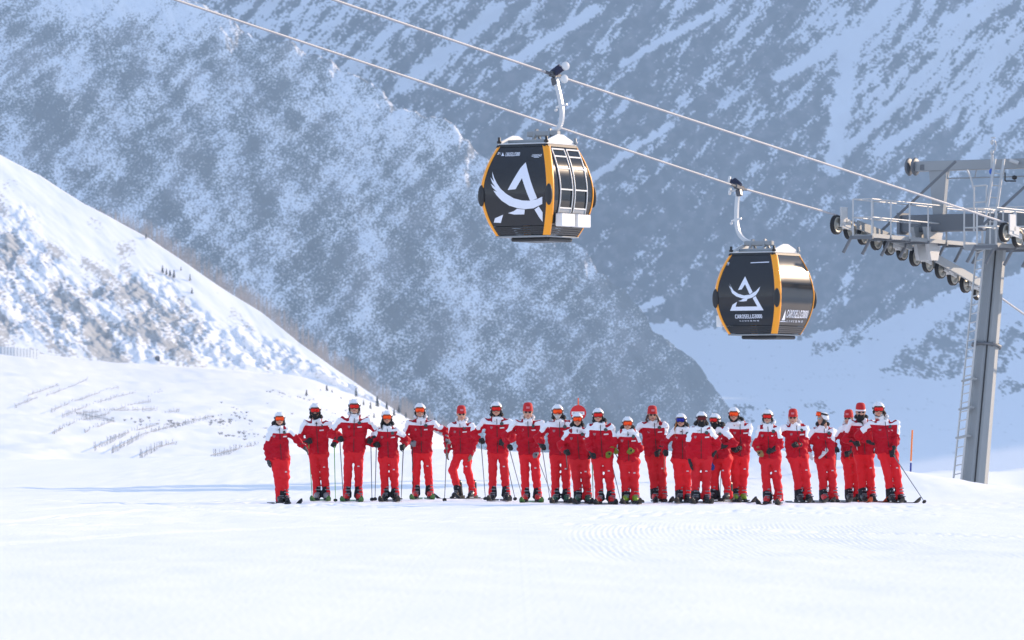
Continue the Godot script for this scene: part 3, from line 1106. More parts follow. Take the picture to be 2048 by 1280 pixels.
		lettering(t, "cabin_number", "28 |", 0, conv.call(292, 277), conv.call(334, 243), white, 0.05)
		decal(t, "small_emblem", 0, [[[341, 278], [353, 247], [364, 278], [371, 286], [337, 286]]], conv, white)
		lettering(t, "name_lettering", "CAROSELLO3000", 0, conv.call(378, 292), conv.call(540, 250), white, 0.0)
		lettering(t, "place_lettering", "LIVIGNO", 0, conv.call(660, 304), conv.call(768, 279), white, 0.12)
		decal(t, "underline", 0, [[[682, 313], [738, 315], [738, 309], [682, 307]]], conv, white)
	else:
		var conv := func(zx: float, zy: float) -> Vector2:
			var y := (587.0 - (480.0 + zy / 6.096)) / 81.7
			return Vector2(((1400.0 + zx / 6.096 - 1527.0) / 81.7 + 0.53 * half_at(y)) / 0.848, y)
		decal(t, "emblem", 0, [
			[[525, 447], [612, 640], [577, 668], [523, 543], [485, 605], [440, 613]],
			[[612, 712], [648, 690], [742, 862], [347, 862], [375, 790], [428, 755], [412, 815], [668, 815]],
			[[338, 520], [356, 568], [385, 618], [440, 658], [510, 680], [580, 672], [650, 630], [700, 575], [685, 625], [650, 678], [600, 710], [545, 722], [480, 712], [420, 690], [370, 650], [352, 610], [375, 630], [345, 590], [333, 555], [360, 590]],
			[[500, 718], [552, 722], [540, 748], [490, 752], [440, 748], [480, 735]]], conv, white)
		lettering(t, "name_lettering", "CAROSELLO3000", 0, conv.call(410, 958), conv.call(722, 908), white, 0.0)
		lettering(t, "place_lettering", "L I V I G N O", 0, conv.call(465, 993), conv.call(690, 979), white, 0.0)
		lettering(t, "cabin_number", "79", 0, conv.call(306, 308), conv.call(340, 270), white, 0.08)
		decal(t, "top_line", 0, [[[592, 288], [810, 283], [810, 272], [592, 278]]], conv, white)
		lettering(t, "side_lettering", "CAROSELLO3000", 1, Vector2(-0.42, -0.60), Vector2(0.62, -0.40), white, 0.0)
		lettering(t, "side_place_lettering", "L I V I G N O", 1, Vector2(-0.34, -0.70), Vector2(0.46, -0.65), white, 0.0)
		decal(t, "side_emblem", 1, [[[-0.60, -0.66], [-0.52, -0.40], [-0.44, -0.66]], [[-0.68, -0.70], [-0.36, -0.70], [-0.40, -0.68], [-0.64, -0.68]]], func(a: float, b: float) -> Vector2: return Vector2(a, b), white)

func build_pylon() -> void:
	var mid := Vector3(-1.195, 0, -131.32) + ER * 25.7
	var lean := (Vector3.UP + ER * 0.195).normalized()
	var top := mid + Vector3(0, EYE + 5.72, 0) - EP * 0.06
	var foot := top - lean * 7.6
	var t := thing("lift_pylon", "grey steel lift pylon with ladder, sheave trains and railed catwalks", "pylon", foot)
	var g := Geo.new()
	var st := steel()
	var dk := mat("weathered_steel", Color(0.40, 0.42, 0.44), 0.55, 0.3)
	var wt := mat("white_steel", Color(0.70, 0.71, 0.71), 0.45, 0.1)
	var L := func(q: Vector3) -> Vector3: return q - foot
	var bx := Basis(EP, lean, EP.cross(lean))
	for k in 12:
		var a0 := TAU * (k + 0.5) / 12
		var a1 := TAU * (k + 1.5) / 12
		var q0 := bx * Vector3(cos(a0), 0, sin(a0))
		var q1 := bx * Vector3(cos(a1), 0, sin(a1))
		g.face([q0 * 0.37, q1 * 0.37, lean * 7.6 + q1 * 0.28, lean * 7.6 + q0 * 0.28], lean * 3.8)
	put("tube", g.mesh(), st, t)
	for fh in [0.75, 4.6]:
		var fg := Geo.new()
		var rr := lerpf(0.37, 0.28, fh / 7.6)
		fg.lathe([Vector2(rr, -0.03), Vector2(rr + 0.07, -0.03), Vector2(rr + 0.07, 0.03), Vector2(rr, 0.03)], 24, Transform3D(bx, lean * fh))
		put("flange", fg.mesh(), dk, t)
		for k in 10:
			var bo := Geo.new()
			var q := bx * Vector3(cos(TAU * k / 10), 0, sin(TAU * k / 10))
			bo.tube([lean * (fh - 0.06) + q * (rr + 0.035), lean * (fh + 0.06) + q * (rr + 0.035)], 0.018, 6)
			put("bolt", bo.mesh(), dk, t)
	var cable := Geo.new()
	var cs := (EP * 0.5 - ER * 0.86).normalized()
	cable.tube([lean * 0.4 + cs * 0.39, lean * 4.0 + cs * 0.35, lean * 7.4 + cs * 0.31], 0.02, 6)
	put("cable_conduit", cable.mesh(), mat("dark_trim", Color(0.07, 0.075, 0.08), 0.45), t)
	# ladder on the side that faces the skiers
	var side := (-EP * 0.55 - ER * 0.83).normalized()
	var across := lean.cross(side).normalized()
	var lad := Geo.new()
	var base_l := lean * 0.5 + side * 0.50
	var top_l := lean * 7.2 + side * 0.42
	for s in [-1.0, 1.0]:
		lad.bar(base_l + across * 0.21 * s, top_l + across * 0.21 * s, 0.05, 0.03, side)
	var ladder := put("ladder", lad.mesh(), wt, t)
	for k in 29:
		var r := Geo.new()
		var c := base_l.lerp(top_l, (k + 0.4) / 29.0)
		r.tube([c - across * 0.21, c + across * 0.21], 0.016, 6)
		put("rung", r.mesh(), wt, ladder)
	for k in 3:
		var b := Geo.new()
		var c := base_l.lerp(top_l, 0.26 + 0.11 * k)
		b.bar(c - across * 0.28, c + across * 0.34, 0.05, 0.05, side)
		b.bar(c + across * 0.2, c + across * 0.2 - side * 0.16, 0.05, 0.05)
		put("ladder_bracket", b.mesh(), st, ladder)
	# crossarm and gantry
	var arm_y := EYE + 5.95
	var cm: Vector3 = L.call(mid + Vector3(0, arm_y, 0))
	var ca := Geo.new()
	ca.bar(cm - EP * 2.75, cm + EP * 2.75, 0.42, 0.44, Vector3.UP, 0.02)
	ca.bar(cm - EP * 2.8, cm - EP * 2.72, 0.58, 0.56, Vector3.UP)
	put("crossarm", ca.mesh(), dk, t)
	for s in [-1.0, 1.0]:
		var gs := Geo.new()
		gs.slab(PackedVector2Array([Vector2(-0.5, 0), Vector2(0.5, 0), Vector2(0.18, -0.85), Vector2(-0.18, -0.85)]), Transform3D(Basis(ER, Vector3.UP, ER.cross(Vector3.UP)), cm + EP * 2.3 * s + Vector3(0, -0.1, 0)), 0.10)
		gs.slab(PackedVector2Array([Vector2(-0.5, 0), Vector2(0.5, 0), Vector2(0.18, -0.85), Vector2(-0.18, -0.85)]), Transform3D(Basis(ER, Vector3.UP, ER.cross(Vector3.UP)), cm + EP * 1.95 * s + Vector3(0, -0.1, 0)), 0.10)
		put("sheave_hanger", gs.mesh(), wt, t)
	var gy := EYE + 7.42
	var gm: Vector3 = L.call(mid + Vector3(0, gy, 0))
	var gb := Geo.new()
	gb.bar(gm - EP * 2.45, gm + EP * 2.7, 0.22, 0.26, Vector3.UP, 0.015)
	put("gantry_beam", gb.mesh(), st, t)
	var ge := Geo.new()
	for k in [-1.0, 1.0]:
		ge.lathe([Vector2(0.001, 0.05), Vector2(0.2, 0.04), Vector2(0.24, 0.0), Vector2(0.2, -0.04), Vector2(0.001, -0.05)], 14, Transform3D(Basis(ER, EP, ER.cross(EP)), gm - EP * (2.5 + 0.09 * k)))
	ge.box(gm - EP * 2.2 + Vector3(0, -0.03, 0.14), Vector3(0.16, 0.14, 0.02))
	put("gantry_end_sheave", ge.mesh(), dk, t)
	for s in [-1.0, 1.0]:
		var gp := Geo.new()
		gp.slab(PackedVector2Array([Vector2(-0.26, 0), Vector2(0.26, 0), Vector2(0.13, -1.25), Vector2(-0.13, -1.25)]), Transform3D(Basis(EP, Vector3.UP, EP.cross(Vector3.UP)), gm + EP * 1.72 * s - ER * 0.08 + Vector3(0, -0.1, 0)), -0.16)
		put("gantry_post", gp.mesh(), st, t)
	var under := Geo.new()
	under.tube([gm - EP * 1.5 + Vector3(0, -0.33, 0.1), gm + EP * 2.6 + Vector3(0, -0.33, 0.1)], 0.02, 6)
	for k in 6:
		under.tube([gm + EP * (-1.45 + k * 0.8) + Vector3(0, -0.12, 0.05), gm + EP * (-1.5 + k * 0.8) + Vector3(0, -0.33, 0.1)], 0.018, 6)
	put("gantry_rod", under.mesh(), st, t)
	for q in [[[1757, 467, 153.0], [1912, 322, 152.8]], [[1955, 460, 150.5], [2075, 350, 150.5]]]:
		var sg := Geo.new()
		var a: Vector3 = L.call(P(q[0][0], q[0][1], q[0][2]))
		var b: Vector3 = L.call(P(q[1][0], q[1][1], q[1][2]))
		sg.bar(a, b, 0.07, 0.09, Vector3.FORWARD, 0.01)
		put("brace", sg.mesh(), dk, t)
	# weather mast and lamp on the gantry
	var mg := Geo.new()
	var ma: Vector3 = L.call(P(1984, 336, 152.6))
	mg.tube([ma, ma + Vector3(0, 0.34, 0)], 0.035, 8)
	mg.ball(ma + Vector3(0, 0.40, 0), Vector3(0.05, 0.06, 0.05))
	mg.tube([ma + Vector3(0, 0.40, 0), ma + Vector3(0.08, 0.46, 0), ma + Vector3(0.11, 0.58, 0), ma + Vector3(0.07, 0.70, 0)], 0.014, 6)
	mg.ball(ma + Vector3(0.0, 0.66, 0), Vector3(0.045, 0.07, 0.045))
	mg.ball(ma + Vector3(0.03, 0.77, 0), Vector3(0.06, 0.025, 0.03))
	put("weather_mast", mg.mesh(), wt, t)
	var bl := Geo.new()
	bl.ball(ma + Vector3(-0.02, -0.10, 0.16), Vector3(0.07, 0.08, 0.06))
	put("blue_lamp", bl.mesh(), mat("blue_plastic", Color(0.16, 0.36, 0.70), 0.4), t)
	var wb := Geo.new()
	wb.box(L.call(P(2028, 323, 152.6)), Vector3(0.24, 0.09, 0.12), Basis(Vector3.BACK, -0.35), 0.01)
	put("gantry_box", wb.mesh(), wt, t)
	for k in 2:
		var tb := Geo.new()
		tb.tube([L.call(P(1990 + k * 18, 318, 152.4)), L.call(P(1968 + k * 20, 458, 151.6))], 0.036, 8)
		put("gantry_ladder_rail", tb.mesh(), wt, t)
	for k in 5:
		var tb := Geo.new()
		tb.tube([L.call(P(1987.0 - k * 4.4, 346 + k * 24, 152.3)), L.call(P(2005.0 - k * 4.0, 348 + k * 24, 152.2))], 0.018, 6)
		put("gantry_ladder_rung", tb.mesh(), wt, t)
	var cb := Geo.new()
	cb.tube([L.call(P(2010, 362, 152.0)), L.call(P(2032, 362, 152.0))], 0.02, 6)
	cb.tube([L.call(P(2010, 362, 152.0)), L.call(P(2010, 345, 152.0))], 0.02, 6)
	cb.ball(L.call(P(2029, 355, 152.0)), Vector3(0.07, 0.06, 0.06))
	put("camera_bracket", cb.mesh(), mat("dark_trim", Color(0.07, 0.075, 0.08), 0.45), t)
	# sheave trains
	for which in 2:
		var first := 21.2 if which == 0 else 21.7
		var prev := Vector3.ZERO
		for k in 12:
			var tt := first + k * 0.70
			var rp := rope_pt(which, tt)
			var dir := (rope_pt(which, tt + 0.3) - rope_pt(which, tt - 0.3)).normalized()
			var nrm := EP.cross(dir).normalized()
			if nrm.y < 0:
				nrm = -nrm
			var c: Vector3 = L.call(rp - nrm * 0.245)
			var wheel := Node3D.new()
			wheel.name = "sheave"
			t.add_child(wheel, true)
			wheel.position = c
			wheel.basis = Basis(dir, EP, dir.cross(EP))
			var ty := Geo.new()
			ty.lathe([Vector2(0.18, 0.05), Vector2(0.235, 0.055), Vector2(0.245, 0.03), Vector2(0.222, 0.0), Vector2(0.245, -0.03), Vector2(0.235, -0.055), Vector2(0.18, -0.05)], 22, Transform3D.IDENTITY)
			put("tyre", ty.mesh(), mat("sheave_rubber", Color(0.06, 0.06, 0.06), 0.7), wheel)
			var ri := Geo.new()
			ri.lathe([Vector2(0.001, 0.075), Vector2(0.05, 0.075), Vector2(0.06, 0.03), Vector2(0.14, 0.022), Vector2(0.165, 0.058), Vector2(0.205, 0.058), Vector2(0.205, -0.058), Vector2(0.165, -0.058), Vector2(0.14, -0.022), Vector2(0.001, -0.03)], 22, Transform3D.IDENTITY)
			put("rim", ri.mesh(), mat("sheave_rim", Color(0.62, 0.61, 0.57), 0.45, 0.4), wheel)
			if k % 2 == 1:
				var bm := Geo.new()
				for s in [-1.0, 1.0]:
					bm.bar(prev + EP * 0.11 * s + nrm * 0.02, c + EP * 0.11 * s + nrm * 0.02, 0.035, 0.13, nrm, 0.008)
				bm.box((prev + c) * 0.5 + nrm * 0.10, Vector3(0.34, 0.24, 0.30), Basis(dir, nrm, dir.cross(nrm)), 0.03)
				put("rocker_beam", bm.mesh(), wt, t)
			prev = c
		for k in 2:
			var ra: Vector3 = L.call(rope_pt(which, first + 0.7 + k * 4.2)) + Vector3(0, -0.10, 0)
			var rb: Vector3 = L.call(rope_pt(which, first + 3.6 + k * 4.2)) + Vector3(0, -0.10, 0)
			var mb := Geo.new()
			mb.bar(ra + EP * 0.2, rb + EP * 0.2, 0.06, 0.22, Vector3.UP, 0.01)
			mb.bar(ra - EP * 0.2, rb - EP * 0.2, 0.06, 0.22, Vector3.UP, 0.01)
			put("train_beam", mb.mesh(), st, t)
		var ec := Geo.new()
		ec.box(L.call(rope_pt(which, first + 0.12)) + Vector3(0, 0.02, 0) + EP * 0.13, Vector3(0.34, 0.42, 0.04), Basis(ER, Vector3.UP, ER.cross(Vector3.UP)), 0.01)
		put("rope_catcher", ec.mesh(), wt, t)
		# catwalk with railing beside the train
		for sd in ([1.0] if which == 1 else [-1.0]):
			var off: Vector3 = EP * 0.62 * sd
			var y0 := EYE + (5.52 if which == 1 else 5.2)
			var wa: Vector3 = L.call((rope_pt(which, first + 0.2) * Vector3(1, 0, 1)) + Vector3(0, y0, 0)) + off
			var wb2: Vector3 = L.call((rope_pt(which, first + 8.2) * Vector3(1, 0, 1)) + Vector3(0, y0 - 0.1, 0)) + off
			var fl := Geo.new()
			fl.bar(wa, wb2, 0.5, 0.045, Vector3.UP)
			fl.bar(wa - EP * 0.26, wb2 - EP * 0.26, 0.03, 0.10, Vector3.UP)
			fl.bar(wa + EP * 0.26, wb2 + EP * 0.26, 0.03, 0.10, Vector3.UP)
			var walk := put("catwalk", fl.mesh(), st, t)
			for k in 9:
				var c := wa.lerp(wb2, k / 8.0)
				var ps := Geo.new()
				ps.bar(c + EP * 0.27, c + EP * 0.27 + Vector3(0, 0.92, 0), 0.04, 0.04)
				put("rail_post", ps.mesh(), wt, walk)
				var p2 := Geo.new()
				p2.bar(c - EP * 0.27, c - EP * 0.27 + Vector3(0, 0.92, 0), 0.035, 0.035)
				put("rail_post", p2.mesh(), wt, walk)
				var br := Geo.new()
				br.bar(c - EP * 0.3, c - EP * 0.3 + Vector3(0, -0.42, 0) - EP * 0.25, 0.06, 0.06)
				br.bar(c + EP * 0.3 + Vector3(0, -0.05, 0), c - EP * 0.3 + Vector3(0, -0.05, 0), 0.06, 0.08)
				put("walk_bracket", br.mesh(), dk, walk)
			for hh in [0.46, 0.92]:
				var rr := Geo.new()
				rr.tube([wa + EP * 0.27 + Vector3(0, hh, 0), wb2 + EP * 0.27 + Vector3(0, hh, 0)], 0.02, 6)
				var r2 := Geo.new()
				r2.tube([wa - EP * 0.27 + Vector3(0, hh, 0), wb2 - EP * 0.27 + Vector3(0, hh, 0)], 0.02, 6)
				put("hand_rail", r2.mesh(), wt, walk)
				put("hand_rail", rr.mesh(), wt, walk)
			for k in [0, 1]:
				var er := Geo.new()
				var c := wa.lerp(wb2, 0.0 if k == 0 else 0.13)
				er.bar(c - EP * 0.27, c - EP * 0.27 + Vector3(0, 0.92, 0), 0.04, 0.04)
				for hh in [0.46, 0.92]:
					er.tube([c - EP * 0.27 + Vector3(0, hh, 0), c + EP * 0.27 + Vector3(0, hh, 0)], 0.02, 6)
				put("end_rail", er.mesh(), wt, walk)
	# grating round the tube head and its rail cages
	var gr := Geo.new()
	var hc: Vector3 = L.call(mid + Vector3(0, EYE + 5.28, 0))
	for k in 9:
		gr.bar(hc + ER * (-0.9 + k * 0.2) - EP * 0.5, hc + ER * (-0.9 + k * 0.2) + EP * 1.7, 0.12, 0.03, Vector3.UP)
	gr.bar(hc - ER * 0.95 - EP * 0.5, hc - ER * 0.95 + EP * 1.7, 0.03, 0.14, Vector3.UP)
	gr.bar(hc - ER * 0.95 - EP * 0.5, hc + ER * 0.8 - EP * 0.5, 0.03, 0.14, Vector3.UP)
	put("grating", gr.mesh(), st, t)
	for k in 7:
		var ps := Geo.new()
		var c: Vector3 = hc - ER * 0.95 + EP * (-0.5 + k * 0.37)
		ps.bar(c, c + Vector3(0, 1.0, 0), 0.04, 0.04)
		put("rail_post", ps.mesh(), wt, t)
	for hh in [0.5, 1.0]:
		var rr := Geo.new()
		rr.tube([hc - ER * 0.95 - EP * 0.5 + Vector3(0, hh, 0), hc - ER * 0.95 + EP * 1.7 + Vector3(0, hh, 0)], 0.02, 6)
		rr.tube([hc - ER * 0.95 - EP * 0.5 + Vector3(0, hh, 0), hc + ER * 0.6 - EP * 0.5 + Vector3(0, hh, 0)], 0.02, 6)
		put("hand_rail", rr.mesh(), wt, t)
	for q in [[[1948, 372], [1948, 462]], [[1973, 370], [1973, 455]], [[1948, 372], [1973, 370]], [[1948, 405], [1973, 403]], [[1941, 352], [1948, 380]], [[1934, 340], [1942, 356]]]:
		var cgx := Geo.new()
		cgx.tube([L.call(P(q[0][0], q[0][1], 152.0)), L.call(P(q[1][0], q[1][1], 152.0))], 0.026, 6)
		put("cage_bar", cgx.mesh(), wt, t)

# ---------------------------------------------------------------- people
var kit := {}
const RED := Color(0.52, 0.005, 0.016)
const RED2 := Color(0.72, 0.016, 0.024)
const WHITE := Color(0.80, 0.81, 0.83)
const BLACK := Color(0.02, 0.021, 0.024)

func sdf_at(bones: Array, p: Vector3, k: float) -> float:
	var f := 1.0
	for bone in bones:
		var a: Vector3 = bone[0]
		var ba: Vector3 = bone[1] - a
		var pa := p - a
		var h := clampf(pa.dot(ba) / maxf(ba.length_squared(), 1e-9), 0.0, 1.0)
		var d: float = (pa - ba * h).length() - lerpf(bone[2], bone[3], h)
		var g := maxf(k - absf(f - d), 0.0)
		f = minf(f, d) - g * g * 0.25 / k
	return f

func front_of(bones: Array, p: Vector3, fwd: Vector3, k: float) -> Vector3:
	var q := p + fwd * 0.5
	for i in 24:
		var d := sdf_at(bones, q, k)
		if d < 0.002:
			break
		q -= fwd * maxf(d, 0.002)
	return q

func make_kit() -> void:
	# head: face looks along +z
	var skin := Color(0.52, 0.30, 0.21)
	var V := func(x: float, y: float, z: float) -> Vector3: return Vector3(x, y, z)
	var hb := [[V.call(0, 0.02, -0.035), V.call(0, 0.035, 0.012), 0.083, 0.080], [V.call(0, -0.02, 0.02), V.call(0, -0.075, 0.045), 0.064, 0.040], [V.call(-0.03, -0.055, 0.03), V.call(0.03, -0.055, 0.03), 0.042, 0.042], [V.call(0, -0.098, 0.062), V.call(0, -0.098, 0.066), 0.022, 0.022],
		[V.call(-0.035, -0.012, 0.062), V.call(0.035, -0.012, 0.062), 0.024, 0.024], [V.call(-0.045, 0.03, 0.062), V.call(0.045, 0.03, 0.062), 0.02, 0.02]]
	var hb2 := [[V.call(0, 0.015, 0.086), V.call(0, -0.026, 0.106), 0.010, 0.015], [V.call(-0.014, -0.032, 0.094), V.call(0.014, -0.032, 0.094), 0.010, 0.010], [V.call(-0.02, -0.055, 0.084), V.call(0.02, -0.055, 0.084), 0.008, 0.008], [V.call(-0.018, -0.067, 0.082), V.call(0.018, -0.067, 0.082), 0.009, 0.009], [V.call(-0.08, 0.01, -0.01), V.call(-0.082, -0.02, -0.005), 0.018, 0.012], [V.call(0.08, 0.01, -0.01), V.call(0.082, -0.02, -0.005), 0.018, 0.012], [V.call(0, -0.06, -0.02), V.call(0, -0.20, -0.035), 0.055, 0.060]]
	var hg := nets([hb, hb2], Vector3(-0.13, -0.22, -0.15), Vector3(0.13, 0.14, 0.14), 0.0085, 0.022)
	hg = zoned(hg, skin, [func(p: Vector3) -> float: return minf(0.012 - absf(p.y + 0.061), minf(0.024 - absf(p.x), p.z - 0.078)), func(p: Vector3) -> float: return minf(0.010 - absf(p.y - 0.018), minf(0.014 - absf(absf(p.x) - 0.033), p.z - 0.06))], [Color(0.40, 0.15, 0.13), Color(0.06, 0.045, 0.04)])
	kit["head"] = hg
	# helmet shell with a lip, lower at the ears than over the brow
	var sh := Geo.new()
	var nu := 28
	var nv := 9
	for layer in 2:
		for j in nv + 1:
			for i in nu:
				var a := TAU * i / nu
				var fz := sin(a)
				var rim := lerpf(-0.045, 0.058, smoothstep(0.15, 0.75, fz)) - 0.02 * smoothstep(-0.4, -1.0, fz)
				var r := 1.0 - 0.10 * layer
				var t := float(j) / nv
				var y := lerpf(0.128, rim, t)
				var ry := clampf((y - 0.0) / 0.128, -0.5, 1.0)
				var w := sqrt(maxf(1.0 - ry * ry, 0.0)) if y > 0.0 else 1.0 - 0.2 * ry * ry
				var q := Vector3(cos(a) * 0.112 * w * r, y - 0.006 * layer * (1.0 - t) + 0.012, fz * 0.134 * w * r - 0.01)
				sh.p(q)
	for layer in 2:
		var f0 := layer * (nv + 1) * nu
		for j in nv:
			for i in nu:
				var i1 := (i + 1) % nu
				if layer == 0:
					sh.quad(f0 + j * nu + i, f0 + j * nu + i1, f0 + (j + 1) * nu + i1, f0 + (j + 1) * nu + i)
				else:
					sh.quad(f0 + j * nu + i, f0 + (j + 1) * nu + i, f0 + (j + 1) * nu + i1, f0 + j * nu + i1)
	for i in nu:
		var i1 := (i + 1) % nu
		sh.quad(nv * nu + i, nv * nu + i1, (2 * nv + 1) * nu + i1, (2 * nv + 1) * nu + i)
	for s in [-1.0, 1.0]:
		for k in 3:
			sh.bar(Vector3(s * (0.025 + 0.0 * k), 0.142 - k * 0.012, 0.03 - k * 0.045), Vector3(s * 0.05, 0.136 - k * 0.012, 0.028 - k * 0.045), 0.010, 0.012)
	kit["helmet"] = sh.mesh()
	var ear := Geo.new()
	for s in [-1.0, 1.0]:
		ear.ball(Vector3(s * 0.088, -0.045, -0.005), Vector3(0.022, 0.048, 0.042))
		ear.tube([Vector3(s * 0.088, -0.08, 0.01), Vector3(s * 0.06, -0.115, 0.045), Vector3(0, -0.128, 0.06)], 0.006, 6)
	kit["ears"] = ear.mesh()
	# goggles: a curved lens in a frame, and the strap round the shell
	var lens := Geo.new()
	var frame := Geo.new()
	var ring := []
	for i in 17:
		var a := lerpf(-1.05, 1.05, i / 16.0)
		for j in 7:
			var v := lerpf(-1.0, 1.0, j / 6.0)
			var hh := 0.042 * sqrt(maxf(1.0 - pow(absf(a) / 1.12, 6.0), 0.02)) - (0.012 * (1.0 - absf(a)) if v < 0 and absf(a) < 0.25 else 0.0)
			lens.p(Vector3(sin(a) * 0.094, 0.012 + v * hh, cos(a) * 0.098 + 0.026 - 0.010 * v * v))
	for i in 16:
		for j in 6:
			var q := i * 7 + j
			lens.quad(q, q + 1, q + 8, q + 7)
	for i in 17:
		ring.append(lens.v[i * 7 + 6])
	for i in range(16, -1, -1):
		ring.append(lens.v[i * 7])
	ring.append(ring[0])
	frame.tube(ring, 0.008, 6, false)
	kit["lens"] = lens.mesh()
	kit["frame"] = frame.mesh()
	var strap := Geo.new()
	for i in 25:
		var a := lerpf(-0.62, PI + 0.62, i / 24.0)
		for y in [0.0, 0.036]:
			strap.p(Vector3(cos(a) * 0.1155, 0.004 + y, -sin(a) * 0.137 - 0.01))
	for i in 24:
		strap.quad(i * 2, i * 2 + 1, i * 2 + 3, i * 2 + 2)
	kit["strap"] = strap.mesh()
	# dark glasses for those in hats
	var sg := Geo.new()
	for s in [-1.0, 1.0]:
		sg.ball(Vector3(s * 0.034, 0.008, 0.088), Vector3(0.031, 0.021, 0.012), Basis(Vector3.UP, s * 0.25))
		sg.tube([Vector3(s * 0.06, 0.012, 0.08), Vector3(s * 0.084, 0.014, -0.01)], 0.005, 6)
	sg.tube([Vector3(-0.012, 0.014, 0.097), Vector3(0.012, 0.014, 0.097)], 0.005, 6)
	kit["glasses"] = sg.mesh()
	# knitted hat, tall and snug
	var hat := Geo.new()
	var prof := []
	for q in [[0.100, 0.022], [0.104, 0.03], [0.104, 0.055], [0.099, 0.06], [0.097, 0.10], [0.090, 0.14], [0.074, 0.165], [0.045, 0.178], [0.001, 0.18]]:
		prof.append(Vector2(q[0], q[1]))
	hat.lathe(prof, 22, Transform3D(Basis.from_scale(Vector3(0.92, 1.0, 1.13)), Vector3(0, 0, -0.012)))
	kit["hat"] = hat.mesh()
	var patch := Geo.new()
	for i in 5:
		for y in [0.075, 0.115]:
			var a := lerpf(0.35, -0.35, i / 4.0)
			patch.p(Vector3(sin(a) * 0.091, y, cos(a) * 0.112 - 0.009))
	for i in 4:
		patch.quad(i * 2, i * 2 + 2, i * 2 + 3, i * 2 + 1)
	kit["patch"] = patch.mesh()
	var band := Geo.new()
	band.lathe([Vector2(0.1045, 0.028), Vector2(0.107, 0.034), Vector2(0.107, 0.05), Vector2(0.1045, 0.056)], 22, Transform3D(Basis.from_scale(Vector3(0.92, 1.0, 1.13)), Vector3(0, 0, -0.012)))
	kit["band"] = band.mesh()
	# gloves: the hand hangs along -y from the wrist, thumb at +z, palm at +x
	for pose in ["grip", "rest", "mitt"]:
		var b0 := [[V.call(0, 0.07, 0), V.call(0, 0.0, 0), 0.050, 0.038], [V.call(0, 0.0, 0), V.call(0, -0.03, 0), 0.036, 0.036]]
		var b1 := [[V.call(0, -0.035, -0.026), V.call(0, -0.085, -0.030), 0.022, 0.021], [V.call(0, -0.035, 0.0), V.call(0, -0.09, 0.0), 0.023, 0.022], [V.call(0, -0.035, 0.026), V.call(0, -0.085, 0.030), 0.022, 0.021]]
		var fl := [0.062, 0.074, 0.078, 0.070]
		for k in 4:
			var z: float = -0.038 + k * 0.0255
			var l: float = fl[k]
			if pose == "grip":
				b1.append([V.call(0.004, -0.095, z), V.call(0.036, -0.108, z), 0.0135, 0.0125])
				b1.append([V.call(0.036, -0.108, z), V.call(0.056, -0.086, z), 0.0125, 0.012])
				b1.append([V.call(0.056, -0.086, z), V.call(0.046, -0.062 - l * 0.1, z), 0.012, 0.0115])
			elif pose == "rest":
				var sp := z * 1.12
				b1.append([V.call(0.002, -0.092, z), V.call(0.010, -0.092 - l * 0.5, sp), 0.0135, 0.0125])
				b1.append([V.call(0.010, -0.092 - l * 0.5, sp), V.call(0.030, -0.092 - l * 0.95, sp * 1.05), 0.0125, 0.0115])
			else:
				b1.append([V.call(0.002, -0.09, z), V.call(0.018, -0.09 - l * 0.9, z * 0.8), 0.022, 0.020])
		if pose == "grip":
			b1.append([V.call(0.008, -0.045, 0.034), V.call(0.042, -0.062, 0.046), 0.016, 0.014])
			b1.append([V.call(0.042, -0.062, 0.046), V.call(0.058, -0.088, 0.040), 0.014, 0.012])
		else:
			b1.append([V.call(0.006, -0.04, 0.034), V.call(0.016, -0.075, 0.060), 0.016, 0.014])
			b1.append([V.call(0.016, -0.075, 0.060), V.call(0.026, -0.105, 0.064), 0.014, 0.012])
		var gg := nets([b0, b1], Vector3(-0.075, -0.20, -0.085), Vector3(0.095, 0.14, 0.095), 0.007, 0.010)
		kit[pose + "1"] = gg.mesh()
		var mir := Geo.new()
		mir.add(gg, Transform3D(Basis.from_scale(Vector3(-1, 1, 1)), Vector3.ZERO), true)
		kit[pose + "-1"] = mir.mesh()
	# ski boot: toe along +z, sole at y 0
	var bt := nets([[[V.call(0, 0.05, -0.09), V.call(0, 0.045, 0.12), 0.050, 0.042], [V.call(0, 0.045, 0.08), V.call(0, 0.04, 0.15), 0.046, 0.036], [V.call(0, 0.07, -0.06), V.call(0, 0.28, -0.015), 0.064, 0.072], [V.call(0, 0.09, 0.0), V.call(0, 0.07, 0.06), 0.056, 0.05]]], Vector3(-0.11, -0.03, -0.20), Vector3(0.11, 0.38, 0.24), 0.014, 0.03, 0.004)
	kit["boot"] = bt.mesh()
	var bk := Geo.new()
	bk.box(Vector3.ZERO, Vector3(0.09, 0.022, 0.018), Basis(Vector3.RIGHT, 0.5), 0.004)
	kit["buckle"] = bk.mesh()
	var so := Geo.new()
	so.box(Vector3(0, 0.008, 0.025), Vector3(0.072, 0.026, 0.32), Basis.IDENTITY, 0.006)
	kit["sole"] = so.mesh()
	# ski with upturned tip, and its binding
	var sk := Geo.new()
	var n := 26
	for j in n + 1:
		var t := float(j) / n
		var z := lerpf(-0.70, 0.80, t)
		var w := 0.036 + 0.018 * pow(absf(t - 0.5) * 2.0, 2.0)
		if t > 0.92:
			w *= sqrt(maxf(1.0 - pow((t - 0.92) / 0.083, 2.0), 0.0))
		var y := 0.006 + 0.10 * pow(maxf(t - 0.86, 0.0) / 0.14, 1.8) + 0.02 * pow(maxf(0.04 - t, 0.0) / 0.04, 1.5)
		sk.p(Vector3(-w, y + 0.012, z))
		sk.p(Vector3(w, y + 0.012, z))
		sk.p(Vector3(w, y, z))
		sk.p(Vector3(-w, y, z))
